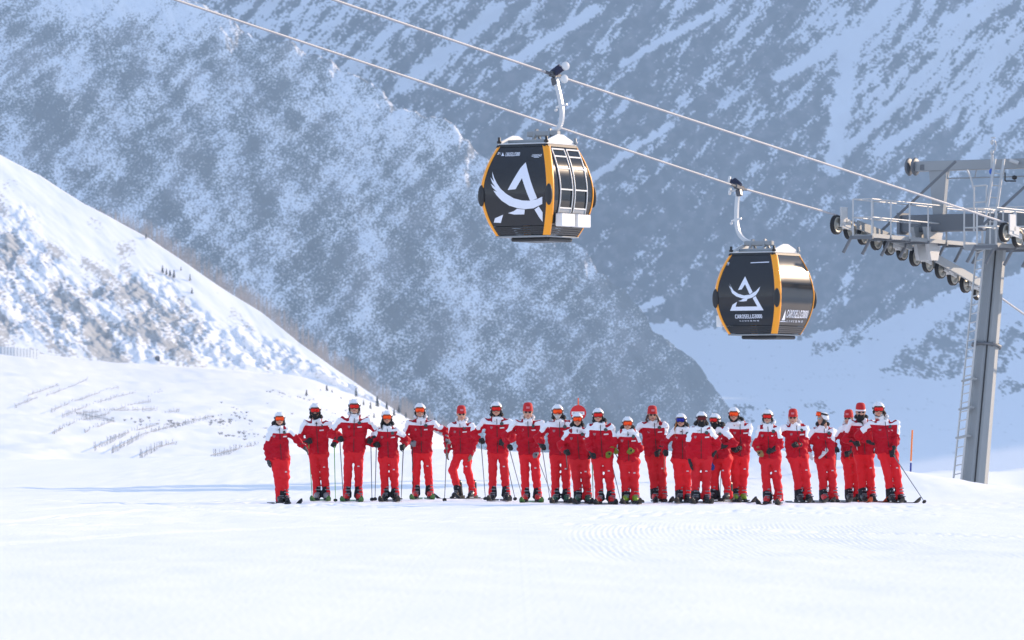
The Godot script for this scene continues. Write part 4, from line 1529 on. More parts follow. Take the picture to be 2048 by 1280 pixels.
	for j in n:
		for e in 4:
			var e1 := (e + 1) % 4
			sk.quad(j * 4 + e, j * 4 + e1, j * 4 + 4 + e1, j * 4 + 4 + e)
	sk.quad(3, 2, 1, 0)
	kit["ski"] = sk.mesh()
	var bi := Geo.new()
	bi.box(Vector3(0, 0.034, 0.20), Vector3(0.07, 0.034, 0.07), Basis.IDENTITY, 0.008)
	bi.box(Vector3(0, 0.045, -0.165), Vector3(0.07, 0.06, 0.08), Basis.IDENTITY, 0.01)
	bi.box(Vector3(0, 0.024, 0.02), Vector3(0.06, 0.012, 0.34), Basis.IDENTITY, 0.003)
	kit["binding"] = bi.mesh()

func cloth(key: String) -> StandardMaterial3D:
	var m := vmat(key, 0.62)
	if m.metallic_specular > 0.4:
		m.metallic_specular = 0.22
	return m

func arm_bend(a: Vector3, w: Vector3, l1: float, l2: float, pole: Vector3) -> Vector3:
	var dv := w - a
	var dist := dv.length()
	var s := maxf(1.0, dist * 1.015 / (l1 + l2))
	l1 *= s
	l2 *= s
	var dir := dv / dist
	var x := (l1 * l1 - l2 * l2 + dist * dist) / (2.0 * dist)
	var h := sqrt(maxf(l1 * l1 - x * x, 0.0))
	pole = (pole - dir * pole.dot(dir)).normalized()
	return a + dir * x + pole * h

func col_mat(name_: String, c: Color, rough := 0.6, metal := 0.0) -> StandardMaterial3D:
	return mat("paint_" + name_, c, rough, metal)

func build_person(s: Dictionary) -> void:
	var fy: float = s.fy
	var top: Array = s.top
	var d := EYE * F / (fy - HY)
	var S := F / d
	var x0: float = (s.boots[0] + s.boots[1]) * 0.5
	var base := Vector3((x0 - CX) / S, 0, -d)
	base.y = ground_y(base.x, base.z)
	var H: float = (fy - top[1]) / S
	var yaw: float = deg_to_rad(s.get("yaw", 0.0))
	var fwd := Vector3(sin(yaw), 0, cos(yaw))
	var rt := Vector3(cos(yaw), 0, -sin(yaw))
	var L := func(px: float, py: float, z: float) -> Vector3: return Vector3((px - x0) / S, (fy - py) / S, z)
	var t := thing("person", s.label, "person", base, "ski instructors in red and white lined up on the piste")
	# joints
	var sc: Vector3 = L.call((s.sh[0] + s.sh[1]) * 0.5, s.sh[2], 0.0)
	var half: float = maxf((s.sh[1] - s.sh[0]) * 0.5 / S - 0.078, 0.12)
	var wide := maxf(absf(cos(yaw)), 0.6)
	var shl := sc - rt * half / wide + Vector3(0, -0.050, 0)
	var shr := sc + rt * half / wide + Vector3(0, -0.050, 0)
	var hipc := Vector3(lerpf(0.0, sc.x, 0.62) + s.get("hip", 0.0), 0.485 * H, s.get("hz", 0.0))
	var fl: Vector3 = Vector3((s.boots[0] - x0) / S, 0, 0) - rt * Vector3(0, 0, 1).dot(rt) * 0.12
	var fr: Vector3 = Vector3((s.boots[1] - x0) / S, 0, 0) + rt * Vector3(0, 0, 1).dot(rt) * 0.12
	var lift := 0.055
	var al := fl + Vector3(0, 0.13 + lift, -0.02)
	var ar := fr + Vector3(0, 0.13 + lift, -0.02)
	var hl := hipc - rt * 0.092
	var hr := hipc + rt * 0.092
	var flex: float = s.get("flex", 0.07)
	var kl := (hl + al) * 0.5 + fwd * flex + Vector3(0, 0.02, 0)
	var kr := (hr + ar) * 0.5 + fwd * flex + Vector3(0, 0.02, 0)
	if s.has("knee"):
		kl.x += s.knee[0]
		kr.x += s.knee[1]
	var helmeted: bool = s.get("gear", "helmet") == "helmet"
	var hs := clampf(H / 1.86, 0.90, 1.04)
	var hc: Vector3 = L.call(top[0], top[1], 0.03) + Vector3(0, -(0.142 if helmeted else 0.178) * hs, 0) + fwd * 0.03
	var hyaw: float = deg_to_rad(s.get("hyaw", s.get("yaw", 0.0)))
	var hbasis := Basis(Vector3.UP, hyaw) * Basis(Vector3.RIGHT, deg_to_rad(s.get("nod", 6.0))) * Basis(Vector3.BACK, deg_to_rad(s.get("tilt", 0.0)))
	var ht := Transform3D(hbasis.scaled(Vector3.ONE * hs), hc)
	var neck := sc.lerp(hc, 0.35)
	# arms
	var l1 := 0.168 * H
	var l2 := 0.150 * H
	var arms := []
	for k in 2:
		var sgn := -1.0 if k == 0 else 1.0
		var hd: Array = s.hands[k]
		var hand: Vector3 = L.call(hd[0], hd[1], hd[2])
		var shp := shl if k == 0 else shr
		var pole := rt * sgn * 0.75 - fwd * 0.55 + Vector3(0, -0.35, 0)
		var el := arm_bend(shp, hand, l1, l2, pole)
		var wr := hand + (el - hand).normalized() * 0.07
		arms.append([shp, el, wr, hand, (hand - el).normalized(), sgn])
	# body: trousers, trunk, arms and neck as one surface, the head with it
	var g0 := [[hl, hr, 0.115, 0.115], [hl, kl, 0.098, 0.080], [hr, kr, 0.098, 0.080], [kl, al, 0.080, 0.072], [kr, ar, 0.080, 0.072], [al, al + Vector3(0, -0.06, 0.0), 0.074, 0.084], [ar, ar + Vector3(0, -0.06, 0.0), 0.074, 0.084], [hipc, sc + Vector3(0, -0.18, 0), 0.12, 0.12], [sc + Vector3(0, -0.12, 0), hc, 0.07, 0.055]]
	for a in arms:
		g0.append([a[0], a[1], 0.05, 0.045])
		g0.append([a[1], a[2], 0.045, 0.035])
	var lo := Vector3(1e9, 0, 1e9)
	var hi := -lo
	for b in g0:
		lo = lo.min(b[0].min(b[1]))
		hi = hi.max(b[0].max(b[1]))
	var body := nets([g0], Vector3(lo.x - 0.14, 0.02, lo.z - 0.16), hi + Vector3(0.14, 0.02, 0.16), 0.022, 0.030, -1e9, 0.021, 7.0)
	var cuff := func(p: Vector3) -> float:
		var left := absf(p.x - al.x) < absf(p.x - ar.x)
		var leg := al if left else ar
		var inner := (p - leg).dot(rt) * (1.0 if left else -1.0)
		if s.get("full_cuff", false) and not left:
			return -1.0
		return minf(minf(0.155 * H - p.y - 0.03 * absf(inner) / 0.08, p.y - 0.03), inner + 0.012 + (0.10 if s.get("full_cuff", false) else 0.0))
	var gaiter := func(p: Vector3) -> float: return p.y - (sc.y - 0.06)
	var dye := 0.84 + 0.2 * fposmod(top[0] * 0.37, 1.0)
	body = zoned(body, Color(RED2.r * dye, RED2.g, RED2.b), [cuff, gaiter], [BLACK, BLACK if s.get("gaiter", true) else Color(0.75, 0.76, 0.78)])
	var whole := Geo.new()
	whole.v = body.v
	whole.n = body.n
	whole.c = body.c
	whole.uv = body.uv
	whole.ix = body.ix
	var hn := whole.v.size()
	whole.add(kit["head"], ht)
	for q in kit["head"].n:
		whole.n.append((hbasis * q).normalized())
	var bo := put("body", whole.mesh(), cloth("suit_cloth"), t)
	# jacket
	var hem: float = 0.482 * H + s.get("hem", 0.0)
	var ct := Vector3(0, -0.135, 0)
	var j0 := [[sc - rt * half * 0.55 + ct, hipc - rt * 0.078 + Vector3(0, -0.10, 0), 0.108, 0.120], [sc + rt * half * 0.55 + ct, hipc + rt * 0.078 + Vector3(0, -0.10, 0), 0.108, 0.120], [sc + Vector3(0, -0.16, 0.02), hipc + Vector3(0, -0.1, 0.02), 0.118, 0.118], [shl + rt * 0.03, shr - rt * 0.03, 0.072, 0.072]]
	var j1 := []
	for a in arms:
		j1.append([a[0], a[1], 0.076, 0.064])
		j1.append([a[1], a[2], 0.063, 0.052])
	for k in 8:
		var a0 := TAU * k / 8
		var a1 := TAU * (k + 1) / 8
		var nc := sc + Vector3(0, 0.01, 0.0) + (hc - sc) * 0.12
		if cos(a0) > -2.0:
			j1.append([nc + rt * sin(a0) * 0.078 + fwd * cos(a0) * 0.07 + Vector3(0, -0.022 * cos(a0), 0), nc + rt * sin(a1) * 0.078 + fwd * cos(a1) * 0.07 + Vector3(0, -0.022 * cos(a1), 0), 0.030, 0.030])
	lo = Vector3(1e9, 1e9, 1e9)
	hi = -lo
	for b in j0 + j1:
		lo = lo.min(b[0].min(b[1]))
		hi = hi.max(b[0].max(b[1]))
	lo.y = minf(hem, lo.y) - 0.1
	var jk := nets([j0, j1], lo - Vector3(0.17, 0.0, 0.18), hi + Vector3(0.17, 0.1, 0.18), 0.0195, 0.042, hem, 0.040, 7.0)
	var yoke_y: float = (fy - (top[1] + 0.235 * (fy - top[1]))) / S + s.get("yoke", 0.0)
	var white := func(p: Vector3) -> float:
		var q := p - sc
		var w := p.y - yoke_y - 0.06 * absf(q.dot(rt))
		if absf(q.dot(rt)) > half * 0.8:
			w = minf(w, 0.1)
		for a in arms:
			var ax: Vector3 = a[1] - a[0]
			var u: float = clampf((p - a[0]).dot(ax) / ax.length_squared(), 0.0, 1.3)
			var off: Vector3 = p - a[0] - ax * u
			if off.length() < 0.125 and p.y < a[0].y + 0.05 and u > 0.02:
				var outer: float = off.dot(rt) * float(a[5]) + 0.4 * off.dot(fwd)
				w = maxf(w, minf((0.64 - u) * 0.3, outer - 0.030))
		return w
	var flash := func(p: Vector3) -> float:
		var q := p - sc
		var u := absf(q.dot(rt))
		var f := q.dot(fwd)
		return minf(minf(u - 0.085, half + 0.01 - u), minf(0.026 - absf(f - 0.045 + (u - 0.1) * 0.2), p.y - (sc.y - 0.09)))
	jk = zoned(jk, Color(RED.r * (1.8 - dye) * 1.05, RED.g, RED.b), [white, flash], [WHITE, Color(0.36, 0.008, 0.022)])
	var jacket := put("jacket", jk.mesh(), cloth("suit_cloth"), t)
	var allj := j0 + j1
	var zp := []
	for k in 9:
		var y := lerpf(hem + 0.01, sc.y + 0.005, k / 8.0)
		var c := hipc.lerp(sc, clampf((y - hipc.y) / (sc.y - hipc.y), 0.0, 1.0))
		zp.append(front_of(allj, Vector3(c.x, y, c.z), fwd, 0.045) + fwd * 0.009)
	var zg := Geo.new()
	zg.tube(zp, 0.007, 6)
	put("zip", zg.mesh(), col_mat("zip", Color(0.10, 0.03, 0.04)), jacket)
	for q in [[0.095, -0.085, 0], [0.10, -0.165, 1], [-0.10, -0.16, 2]]:
		var c: Vector3 = sc + rt * q[0] + Vector3(0, q[1], 0)
		var at := front_of(allj, c, fwd, 0.045)
		var eps := 0.02
		var nx := front_of(allj, c + rt * eps, fwd, 0.045) - at
		var ny := front_of(allj, c + Vector3(0, eps, 0), fwd, 0.045) - at
		var nn := nx.cross(ny).normalized()
		var bb := Basis(nx.normalized(), nn.cross(nx.normalized()), nn)
		var bg := Geo.new()
		if q[2] == 0:
			var cp := PackedVector2Array()
			for k in 14:
				cp.append(Vector2(cos(TAU * k / 14), sin(TAU * k / 14)) * 0.034)
			bg.slab(cp, Transform3D(bb, at + nn * 0.004), 0.009)
			put("crest", bg.mesh(), col_mat("crest", Color(0.24, 0.27, 0.25)), jacket)
		elif q[2] == 1:
			bg.slab(PackedVector2Array([Vector2(-0.042, -0.012), Vector2(0.042, -0.006), Vector2(0.042, 0.018), Vector2(-0.042, 0.012)]), Transform3D(bb, at + nn * 0.004), 0.009)
			put("name_patch", bg.mesh(), col_mat("patch", Color(0.86, 0.80, 0.80)), jacket)
		else:
			bg.slab(PackedVector2Array([Vector2(-0.026, 0.022), Vector2(0.026, 0.022), Vector2(0.022, -0.008), Vector2(0, -0.028), Vector2(-0.022, -0.008)]), Transform3D(bb, at + nn * 0.004), 0.009)
			put("shield", bg.mesh(), col_mat("shield", Color(0.62, 0.40, 0.43)), jacket)
	# small white mark on the thigh
	var tp := kr + (hr - kr) * 0.25
	var mk := Geo.new()
	mk.slab(PackedVector2Array([Vector2(-0.022, -0.01), Vector2(0.022, -0.01), Vector2(0.012, 0.016), Vector2(0.0, 0.004), Vector2(-0.012, 0.016)]), Transform3D(Basis(rt, Vector3.UP, fwd), front_of(g0, tp, fwd, 0.035) - fwd * 0.012), 0.016)
	put("leg_mark", mk.mesh(), col_mat("legmark", Color(0.82, 0.80, 0.80)), bo)
	# headgear
	var gear: String = s.get("gear", "helmet")
	var hn3 := Node3D.new()
	hn3.name = "helmet" if helmeted else "hat"
	t.add_child(hn3)
	hn3.transform = ht
	if helmeted:
		put("shell", kit["helmet"], col_mat("helmet_white", Color(0.86, 0.87, 0.88), 0.35), hn3)
		put("ear_pad", kit["ears"], col_mat("pad", Color(0.06, 0.06, 0.065), 0.8), hn3)
	else:
		put("crown", kit["hat"], col_mat("hat_red", Color(0.72, 0.03, 0.06), 0.75), hn3)
		if gear == "cap":
			put("white_band", kit["band"], col_mat("helmet_white", Color(0.86, 0.87, 0.88), 0.35), hn3)
		else:
			put("front_patch", kit["patch"], col_mat("hat_patch", Color(0.80, 0.45, 0.48), 0.6), hn3)
	var eye: String = s.get("eyes", "orange")
	if eye == "glasses":
		var e := put("sunglasses", kit["glasses"], col_mat("dark_lens", Color(0.05, 0.03, 0.03), 0.15), t)
		e.transform = ht
	else:
		var gn := Node3D.new()
		gn.name = "goggles"
		t.add_child(gn)
		gn.transform = ht
		if s.get("raised", false):
			gn.transform = ht * Transform3D(Basis(Vector3.RIGHT, -0.30), Vector3(0, 0.066, 0.012))
			var e := put("sunglasses", kit["glasses"], col_mat("pale_lens", Color(0.45, 0.62, 0.66), 0.15, 0.4), t)
			e.transform = ht
		var lc := {"orange": Color(0.95, 0.30, 0.05), "red": Color(0.80, 0.09, 0.05), "blue": Color(0.07, 0.12, 0.55), "dark": Color(0.35, 0.06, 0.06)}
		put("lens", kit["lens"], col_mat("lens_" + eye, lc[eye], 0.12, 0.65), gn)
		put("frame", kit["frame"], col_mat("frame_" + ("amber" if eye == "orange" else "dark"), Color(0.55, 0.20, 0.03) if eye == "orange" else Color(0.06, 0.05, 0.05), 0.5), gn)
		if helmeted:
			put("strap", kit["strap"], col_mat("strap", Color(0.10, 0.10, 0.11), 0.7), gn)
	if s.has("beard"):
		var bb := nets([[[Vector3(-0.055, -0.04, 0.045), Vector3(0, -0.085, 0.075), 0.026, 0.034], [Vector3(0.055, -0.04, 0.045), Vector3(0, -0.085, 0.075), 0.026, 0.034], [Vector3(-0.02, -0.044, 0.09), Vector3(0.02, -0.044, 0.09), 0.009, 0.009], [Vector3(0, -0.09, 0.07), Vector3(0, -0.12, 0.07), 0.035, 0.026]]], Vector3(-0.1, -0.18, 0.0), Vector3(0.1, 0.0, 0.14), 0.009, 0.02, -1e9, 0.012, 40.0)
		var e := put("beard", bb.mesh(), col_mat("beard_" + s.beard, Color(0.75, 0.74, 0.72) if s.beard == "white" else Color(0.07, 0.045, 0.035), 0.9), t)
		e.transform = ht
	if s.get("mask", false):
		var mb := nets([[[Vector3(0, -0.06, 0.045), Vector3(0, -0.14, 0.01), 0.066, 0.075]]], Vector3(-0.12, -0.25, -0.1), Vector3(0.12, 0.04, 0.14), 0.012, 0.02, -1e9, 0.008, 30.0)
		var e := put("face_mask", mb.mesh(), col_mat("mask", Color(0.035, 0.036, 0.04), 0.9), t)
		e.transform = ht
	if s.has("hair"):
		var hcol: Array = s.hair
		var hg := Geo.new()
		var rng := RandomNumberGenerator.new()
		rng.seed = int(top[0])
		for sd in hcol[1]:
			for k in 9:
				var a: float = sd * (1.15 + rng.randf() * 0.7)
				var p0 := Vector3(sin(a) * 0.085, -0.01 + rng.randf() * 0.02, cos(a) * 0.085)
				var ln: float = hcol[2] * (0.75 + 0.4 * rng.randf())
				var p1 := p0 + Vector3(sd * 0.02, -ln * 0.35, 0.01)
				var p2 := p0 + Vector3(sd * (0.03 + 0.02 * rng.randf()), -ln * 0.7, 0.03 + 0.03 * rng.randf())
				var p3 := p0 + Vector3(sd * 0.025 * rng.randf(), -ln, 0.05 + 0.04 * rng.randf())
				hg.tube([p0, p1, p2, p3], [0.012, 0.014, 0.011, 0.003], 6)
		var e := put("hair", hg.mesh(), col_mat("hair_" + hcol[0], {"blond": Color(0.62, 0.42, 0.20), "brown": Color(0.25, 0.13, 0.07), "dark": Color(0.05, 0.035, 0.03)}[hcol[0]], 0.6), t)
		e.transform = ht
	# hood rolled behind the neck
	var hd2 := Geo.new()
	var hp := []
	for k in 9:
		var a := lerpf(-2.0, 2.0, k / 8.0)
		hp.append(neck + Vector3(0, 0.015, 0) - fwd * cos(a) * 0.10 + rt * sin(a) * 0.105 + Vector3(0, 0.03 * cos(a), 0))
	hd2.tube(hp, [0.02, 0.035, 0.042, 0.045, 0.045, 0.045, 0.042, 0.035, 0.02], 8)
	put("hood", hd2.mesh(), col_mat("hood_black", Color(0.04, 0.041, 0.045), 0.8) if s.get("gaiter", true) else col_mat("hood_white", Color(0.8, 0.81, 0.83), 0.7), jacket)
	# gloves
	var gcol := {"black": Color(0.035, 0.036, 0.04), "grey": Color(0.22, 0.21, 0.21), "silver": Color(0.45, 0.45, 0.47), "tan": Color(0.55, 0.42, 0.24), "lime": Color(0.42, 0.46, 0.06), "white": Color(0.80, 0.80, 0.80), "blue": Color(0.06, 0.18, 0.50), "buff": Color(0.50, 0.44, 0.36)}
	for k in 2:
		var a: Array = arms[k]
		var hd: Array = s.hands[k]
		var pose: String = hd[3]
		var yb: Vector3 = -a[4]
		var zb := fwd
		if pose == "grip":
			for p in s.get("poles", []):
				if p[0] == k:
					var tip := pole_tip(p)
					zb = (base + a[3] - tip).normalized()
		zb = (zb - yb * zb.dot(yb)).normalized()
		var xb := yb.cross(zb)
		var o := put("glove", kit[pose + ("1" if k == 0 else "-1")], col_mat("glove_" + hd[4], gcol[hd[4]], 0.7), t)
		o.transform = Transform3D(Basis(xb, yb, zb), a[2] + yb * -0.005)
	# boots and skis
	var bcol := {"white": Color(0.55, 0.55, 0.56), "red": Color(0.78, 0.06, 0.05), "black": Color(0.05, 0.05, 0.055), "green": Color(0.10, 0.30, 0.22), "lime": Color(0.48, 0.62, 0.08)}
	for k in 2:
		var foot := fl if k == 0 else fr
		var splay := yaw + (-0.10 if k == 0 else 0.10) + deg_to_rad(s.get("feet", 0.0))
		var bnode := Node3D.new()
		bnode.name = "boot"
		t.add_child(bnode, true)
		bnode.transform = Transform3D(Basis(Vector3.UP, splay), foot + Vector3(0, 0.045, 0))
		put("shell", kit["boot"], col_mat("boot_" + s.get("boot", "black"), bcol[s.get("boot", "black")], 0.35), bnode)
		for q in [[0.235, 0.062], [0.18, 0.056], [0.115, 0.085], [0.08, 0.128]]:
			var bu := put("buckle", kit["buckle"], col_mat("buckle", Color(0.55, 0.56, 0.57), 0.35, 0.6), bnode)
			bu.position = Vector3(0.02, q[0], q[1])
		put("sole", kit["sole"], col_mat("sole", Color(0.06, 0.06, 0.06), 0.7), bnode)
		var scol: String = s.get("ski", "black")
		var sk := thing("ski", "%s ski under the %s boot of the %s" % [scol, "right" if k == 0 else "left", s.who], "ski", base + foot + Vector3(0, 0.001, 0), "skis on the feet of the instructors")
		sk.basis = Basis(Vector3.UP, splay)
		put("blade", kit["ski"], col_mat("ski_" + scol, {"black": Color(0.04, 0.04, 0.045), "green": Color(0.20, 0.42, 0.16), "orange": Color(0.75, 0.30, 0.04), "red": Color(0.5, 0.05, 0.05), "white": Color(0.6, 0.6, 0.6)}[scol], 0.3), sk)
		put("binding", kit["binding"], col_mat("binding", Color(0.10, 0.10, 0.11), 0.5), sk)
	# poles
	for p in s.get("poles", []):
		var a: Array = arms[p[0]]
		var hand: Vector3 = base + a[3] + (a[4] * -0.0)
		build_pole(hand, pole_tip(p), p[3], "%s ski pole in the %s hand of the %s" % [p[3], "right" if p[0] == 0 else "left", s.who])

func pole_tip(p: Array) -> Vector3:
	var d := EYE * F / (float(p[2]) - HY)
	var q := Vector3((float(p[1]) - CX) / F * d, 0, -d)
	q.y = ground_y(q.x, q.z)
	return q

func build_pole(hand: Vector3, tip: Vector3, color: String, label: String) -> void:
	var dir := (hand - tip).normalized()
	var top := hand + dir * 0.07
	var t := thing("ski_pole", label, "ski pole", tip, "ski poles held by the instructors")
	var x := dir.cross(Vector3.FORWARD).normalized()
	var B := Basis(x, dir, x.cross(dir))
	var len := (top - tip).length()
	var g := Geo.new()
	g.tube([dir * 0.02, dir * 0.12, dir * (len - 0.12)], [0.004, 0.0065, 0.0095], 8)
	put("shaft", g.mesh(), col_mat("pole_" + color, {"black": Color(0.06, 0.06, 0.065), "green": Color(0.20, 0.55, 0.14), "grey": Color(0.40, 0.40, 0.40), "white": Color(0.75, 0.75, 0.74), "orange": Color(0.75, 0.30, 0.08)}[color], 0.4, 0.2), t)
	var h := Geo.new()
	h.tube([dir * (len - 0.13), dir * (len - 0.10), dir * (len - 0.02), dir * len], [0.014, 0.016, 0.015, 0.018], 10)
	put("handle", h.mesh(), col_mat("pole_handle", Color(0.04, 0.04, 0.042), 0.7), t)
	var st := Geo.new()
	st.tube([dir * (len - 0.01), dir * (len - 0.05) + x * 0.035, dir * (len - 0.14) + x * 0.03, dir * (len - 0.16) + x * 0.012], 0.006, 6)
	put("strap", st.mesh(), col_mat("pole_handle", Color(0.04, 0.04, 0.042), 0.7), t)
	var b := Geo.new()
	b.lathe([Vector2(0.009, 0.075), Vector2(0.03, 0.066), Vector2(0.042, 0.058), Vector2(0.028, 0.055), Vector2(0.008, 0.052)], 12, Transform3D(B, Vector3.ZERO))
	put("basket", b.mesh(), col_mat("basket", Color(0.05, 0.05, 0.055), 0.6), t)
	var e := Geo.new()
	e.tube([dir * -0.01, dir * 0.03], [0.002, 0.005], 6)
	put("point", e.mesh(), col_mat("pole_point", Color(0.5, 0.5, 0.5), 0.3, 0.8), t)

func people() -> Array:
	var q := []
	q.append({"label": "person at the row end in orange goggles, one grey glove hanging low", "who": "end skier in orange goggles", "top": [558.6, 820.6], "fy": 1006.0, "boots": [556.0, 572.0], "sh": [534.0, 579.0, 853.0], "hands": [[537.0, 921.0, 0.05, "rest", "grey"], [612.0, 896.0, 0.02, "rest", "grey"]], "yaw": 14.0, "hyaw": 4.0, "boot": "black", "poles": [], "feet": 6.0})
	q.append({"label": "person with a dark beard holding two green ski poles", "who": "bearded skier with green poles", "top": [630.5, 807.0], "fy": 1003.6, "boots": [634.0, 652.0], "sh": [602.0, 664.0, 845.0], "hands": [[618.0, 884.0, 0.20, "grip", "black"], [669.0, 889.0, 0.12, "grip", "black"]], "boot": "white", "eyes": "red", "beard": "dark", "gaiter": true, "poles": [[0, 625.0, 1003.0, "green"], [1, 671.0, 1004.6, "green"]], "ski": "green"})
	q.append({"label": "tallest person in the row, white helmet and dark red goggles, legs apart", "who": "tallest skier", "top": [709.0, 798.5], "fy": 1004.6, "boots": [694.0, 717.0], "sh": [674.0, 744.0, 838.0], "hands": [[680.0, 880.0, 0.14, "grip", "black"], [742.0, 883.5, 0.14, "grip", "black"]], "boot": "red", "eyes": "red", "gaiter": false, "poles": [[0, 687.0, 1003.0, "black"], [1, 744.0, 1003.0, "black"]], "ski": "green"})
	q.append({"label": "short person with dark hair over the collar between two taller skiers", "who": "short dark haired skier", "top": [774.4, 822.0], "fy": 1004.6, "boots": [770.0, 790.0], "sh": [750.0, 800.0, 859.0], "hands": [[753.0, 892.0, 0.12, "grip", "black"], [807.0, 896.0, 0.10, "grip", "black"]], "boot": "black", "hair": ["dark", [-1.0], 0.24], "poles": [[0, 750.0, 1003.0, "black"], [1, 802.0, 1004.6, "black"]]})
	q.append({"label": "person with silver gloves stretching one arm to the red hatted crouching neighbour", "who": "skier in silver gloves", "top": [840.0, 809.0], "fy": 1002.6, "boots": [832.0, 859.0], "sh": [811.0, 873.0, 846.0], "hands": [[825.0, 891.0, 0.20, "grip", "silver"], [894.0, 886.0, 0.06, "grip", "silver"]], "boot": "red", "gaiter": false, "poles": [[0, 826.0, 1002.6, "black"], [1, 889.0, 1004.6, "black"]], "ski": "green"})
	q.append({"label": "person in red knitted hat bending the knees, buff gloves held low", "who": "crouching skier in red hat", "top": [923.5, 813.0], "fy": 1000.5, "boots": [919.0, 942.0], "sh": [895.0, 951.0, 850.0], "hands": [[894.0, 912.0, 0.06, "rest", "buff"], [942.0, 917.0, 0.14, "rest", "buff"]], "gear": "hat", "eyes": "glasses", "boot": "black", "yaw": -16.0, "hyaw": 6.0, "flex": 0.17, "knee": [-0.06, 0.0], "gaiter": false, "feet": -14.0, "full_cuff": true})
	q.append({"label": "helmeted person standing between the two red hatted skiers, black gloves", "who": "skier between two red hats", "top": [992.5, 805.0], "fy": 1004.6, "boots": [985.0, 1012.0], "sh": [962.0, 1025.0, 841.0], "hands": [[962.0, 885.0, 0.12, "grip", "black"], [1005.0, 888.0, 0.24, "grip", "black"]], "boot": "black", "eyes": "red", "poles": [[0, 971.0, 1002.6, "black"], [1, 1031.0, 1003.6, "black"]]})
	q.append({"label": "person in tall red hat and red boots with black and white gloves", "who": "skier in tall red hat", "top": [1055.8, 806.0], "fy": 1006.6, "boots": [1051.0, 1075.0], "sh": [1022.0, 1089.0, 844.0], "hands": [[1018.0, 896.0, 0.12, "grip", "black"], [1073.0, 911.0, 0.22, "grip", "silver"]], "gear": "hat", "eyes": "glasses", "boot": "red", "gaiter": false, "poles": [[0, 1046.0, 1001.0, "black"], [1, 1106.0, 999.0, "black"]], "ski": "green"})
	q.append({"label": "person with white beard and white helmet, arm over to the tall hat", "who": "white bearded skier", "top": [1115.0, 809.7], "fy": 1008.5, "boots": [1111.0, 1133.0], "sh": [1090.0, 1148.0, 846.0], "hands": [[1084.0, 896.0, 0.12, "grip", "black"], [1147.0, 905.0, -0.05, "rest", "black"]], "boot": "green", "beard": "white", "poles": [[0, 1100.0, 1002.6, "black"]]})
	q.append({"label": "short helmeted person standing before the round red sign", "who": "short skier before the round sign", "top": [1154.7, 826.0], "fy": 1009.5, "boots": [1156.0, 1175.0], "sh": [1130.0, 1178.0, 861.0], "hands": [[1132.0, 907.0, 0.18, "grip", "black"], [1181.0, 913.0, 0.02, "rest", "black"]], "boot": "green", "poles": [[0, 1139.0, 1006.5, "black"]], "full_cuff": true})
	q.append({"label": "person with yellow and black gloves in front of the body, red boots", "who": "skier in yellow gloves and red boots", "top": [1196.0, 816.0], "fy": 1010.5, "boots": [1199.0, 1222.0], "sh": [1171.0, 1230.0, 851.0], "hands": [[1184.0, 912.0, 0.22, "grip", "black"], [1219.0, 910.0, 0.22, "grip", "lime"]], "boot": "red", "eyes": "red", "poles": [[0, 1186.5, 1008.5, "green"], [1, 1242.6, 1007.5, "black"]]})
	q.append({"label": "smallest person in the row, big orange goggles and lime boots", "who": "smallest skier in lime boots", "top": [1255.0, 835.0], "fy": 1010.5, "boots": [1252.0, 1270.0], "sh": [1232.0, 1279.0, 866.0], "hands": [[1228.0, 905.0, 0.10, "grip", "lime"], [1262.0, 906.0, 0.22, "grip", "lime"]], "boot": "lime", "poles": [[1, 1266.0, 1008.5, "grey"], [0, 1285.6, 1007.5, "black"]], "full_cuff": true})
	q.append({"label": "person with long brown hair, red hat and sunglasses, both arms out", "who": "long haired skier in red hat", "top": [1304.0, 814.8], "fy": 1008.5, "boots": [1308.0, 1327.0], "sh": [1276.0, 1338.0, 850.0], "hands": [[1268.0, 903.0, 0.08, "rest", "black"], [1316.0, 911.0, 0.22, "grip", "black"]], "gear": "hat", "eyes": "glasses", "boot": "red", "yaw": 6.0, "hair": ["brown", [-1.0, 1.0], 0.13], "gaiter": false, "poles": [[1, 1331.5, 1007.5, "orange"]], "full_cuff": true})
	q.append({"label": "person with blond ponytail, blue goggles and white helmet", "who": "blond skier in blue goggles", "top": [1362.0, 829.8], "fy": 1009.5, "boots": [1359.0, 1374.0], "sh": [1341.0, 1387.0, 862.0], "hands": [[1329.0, 909.0, 0.14, "grip", "black"], [1390.0, 915.0, -0.05, "rest", "black"]], "boot": "black", "eyes": "blue", "hair": ["blond", [-1.0], 0.32], "hyaw": -14.0, "poles": [[0, 1326.0, 1007.0, "orange"]], "full_cuff": true})
	q.append({"label": "person with dark face mask and red goggles, one black glove hanging", "who": "masked skier", "top": [1403.0, 826.5], "fy": 1011.5, "boots": [1391.0, 1412.0], "sh": [1376.0, 1428.0, 860.0], "hands": [[1381.0, 933.0, 0.10, "rest", "black"], [1426.0, 915.0, -0.04, "rest", "black"]], "boot": "black", "eyes": "dark", "mask": true, "full_cuff": true})
	q.append({"label": "person turned sideways showing a white sleeve, one blue glove low", "who": "sideways skier with blue glove", "top": [1431.7, 831.0], "fy": 1008.8, "boots": [1436.0, 1450.0], "sh": [1421.0, 1455.0, 864.0], "hands": [[1421.0, 938.0, 0.20, "grip", "blue"], [1443.0, 899.0, 0.26, "grip", "black"]], "boot": "black", "yaw": -38.0, "hyaw": -28.0, "eyes": "red", "mask": true, "poles": [[0, 1418.0, 1004.0, "white"], [1, 1440.0, 1006.0, "grey"]], "hip": 0.05, "full_cuff": true})
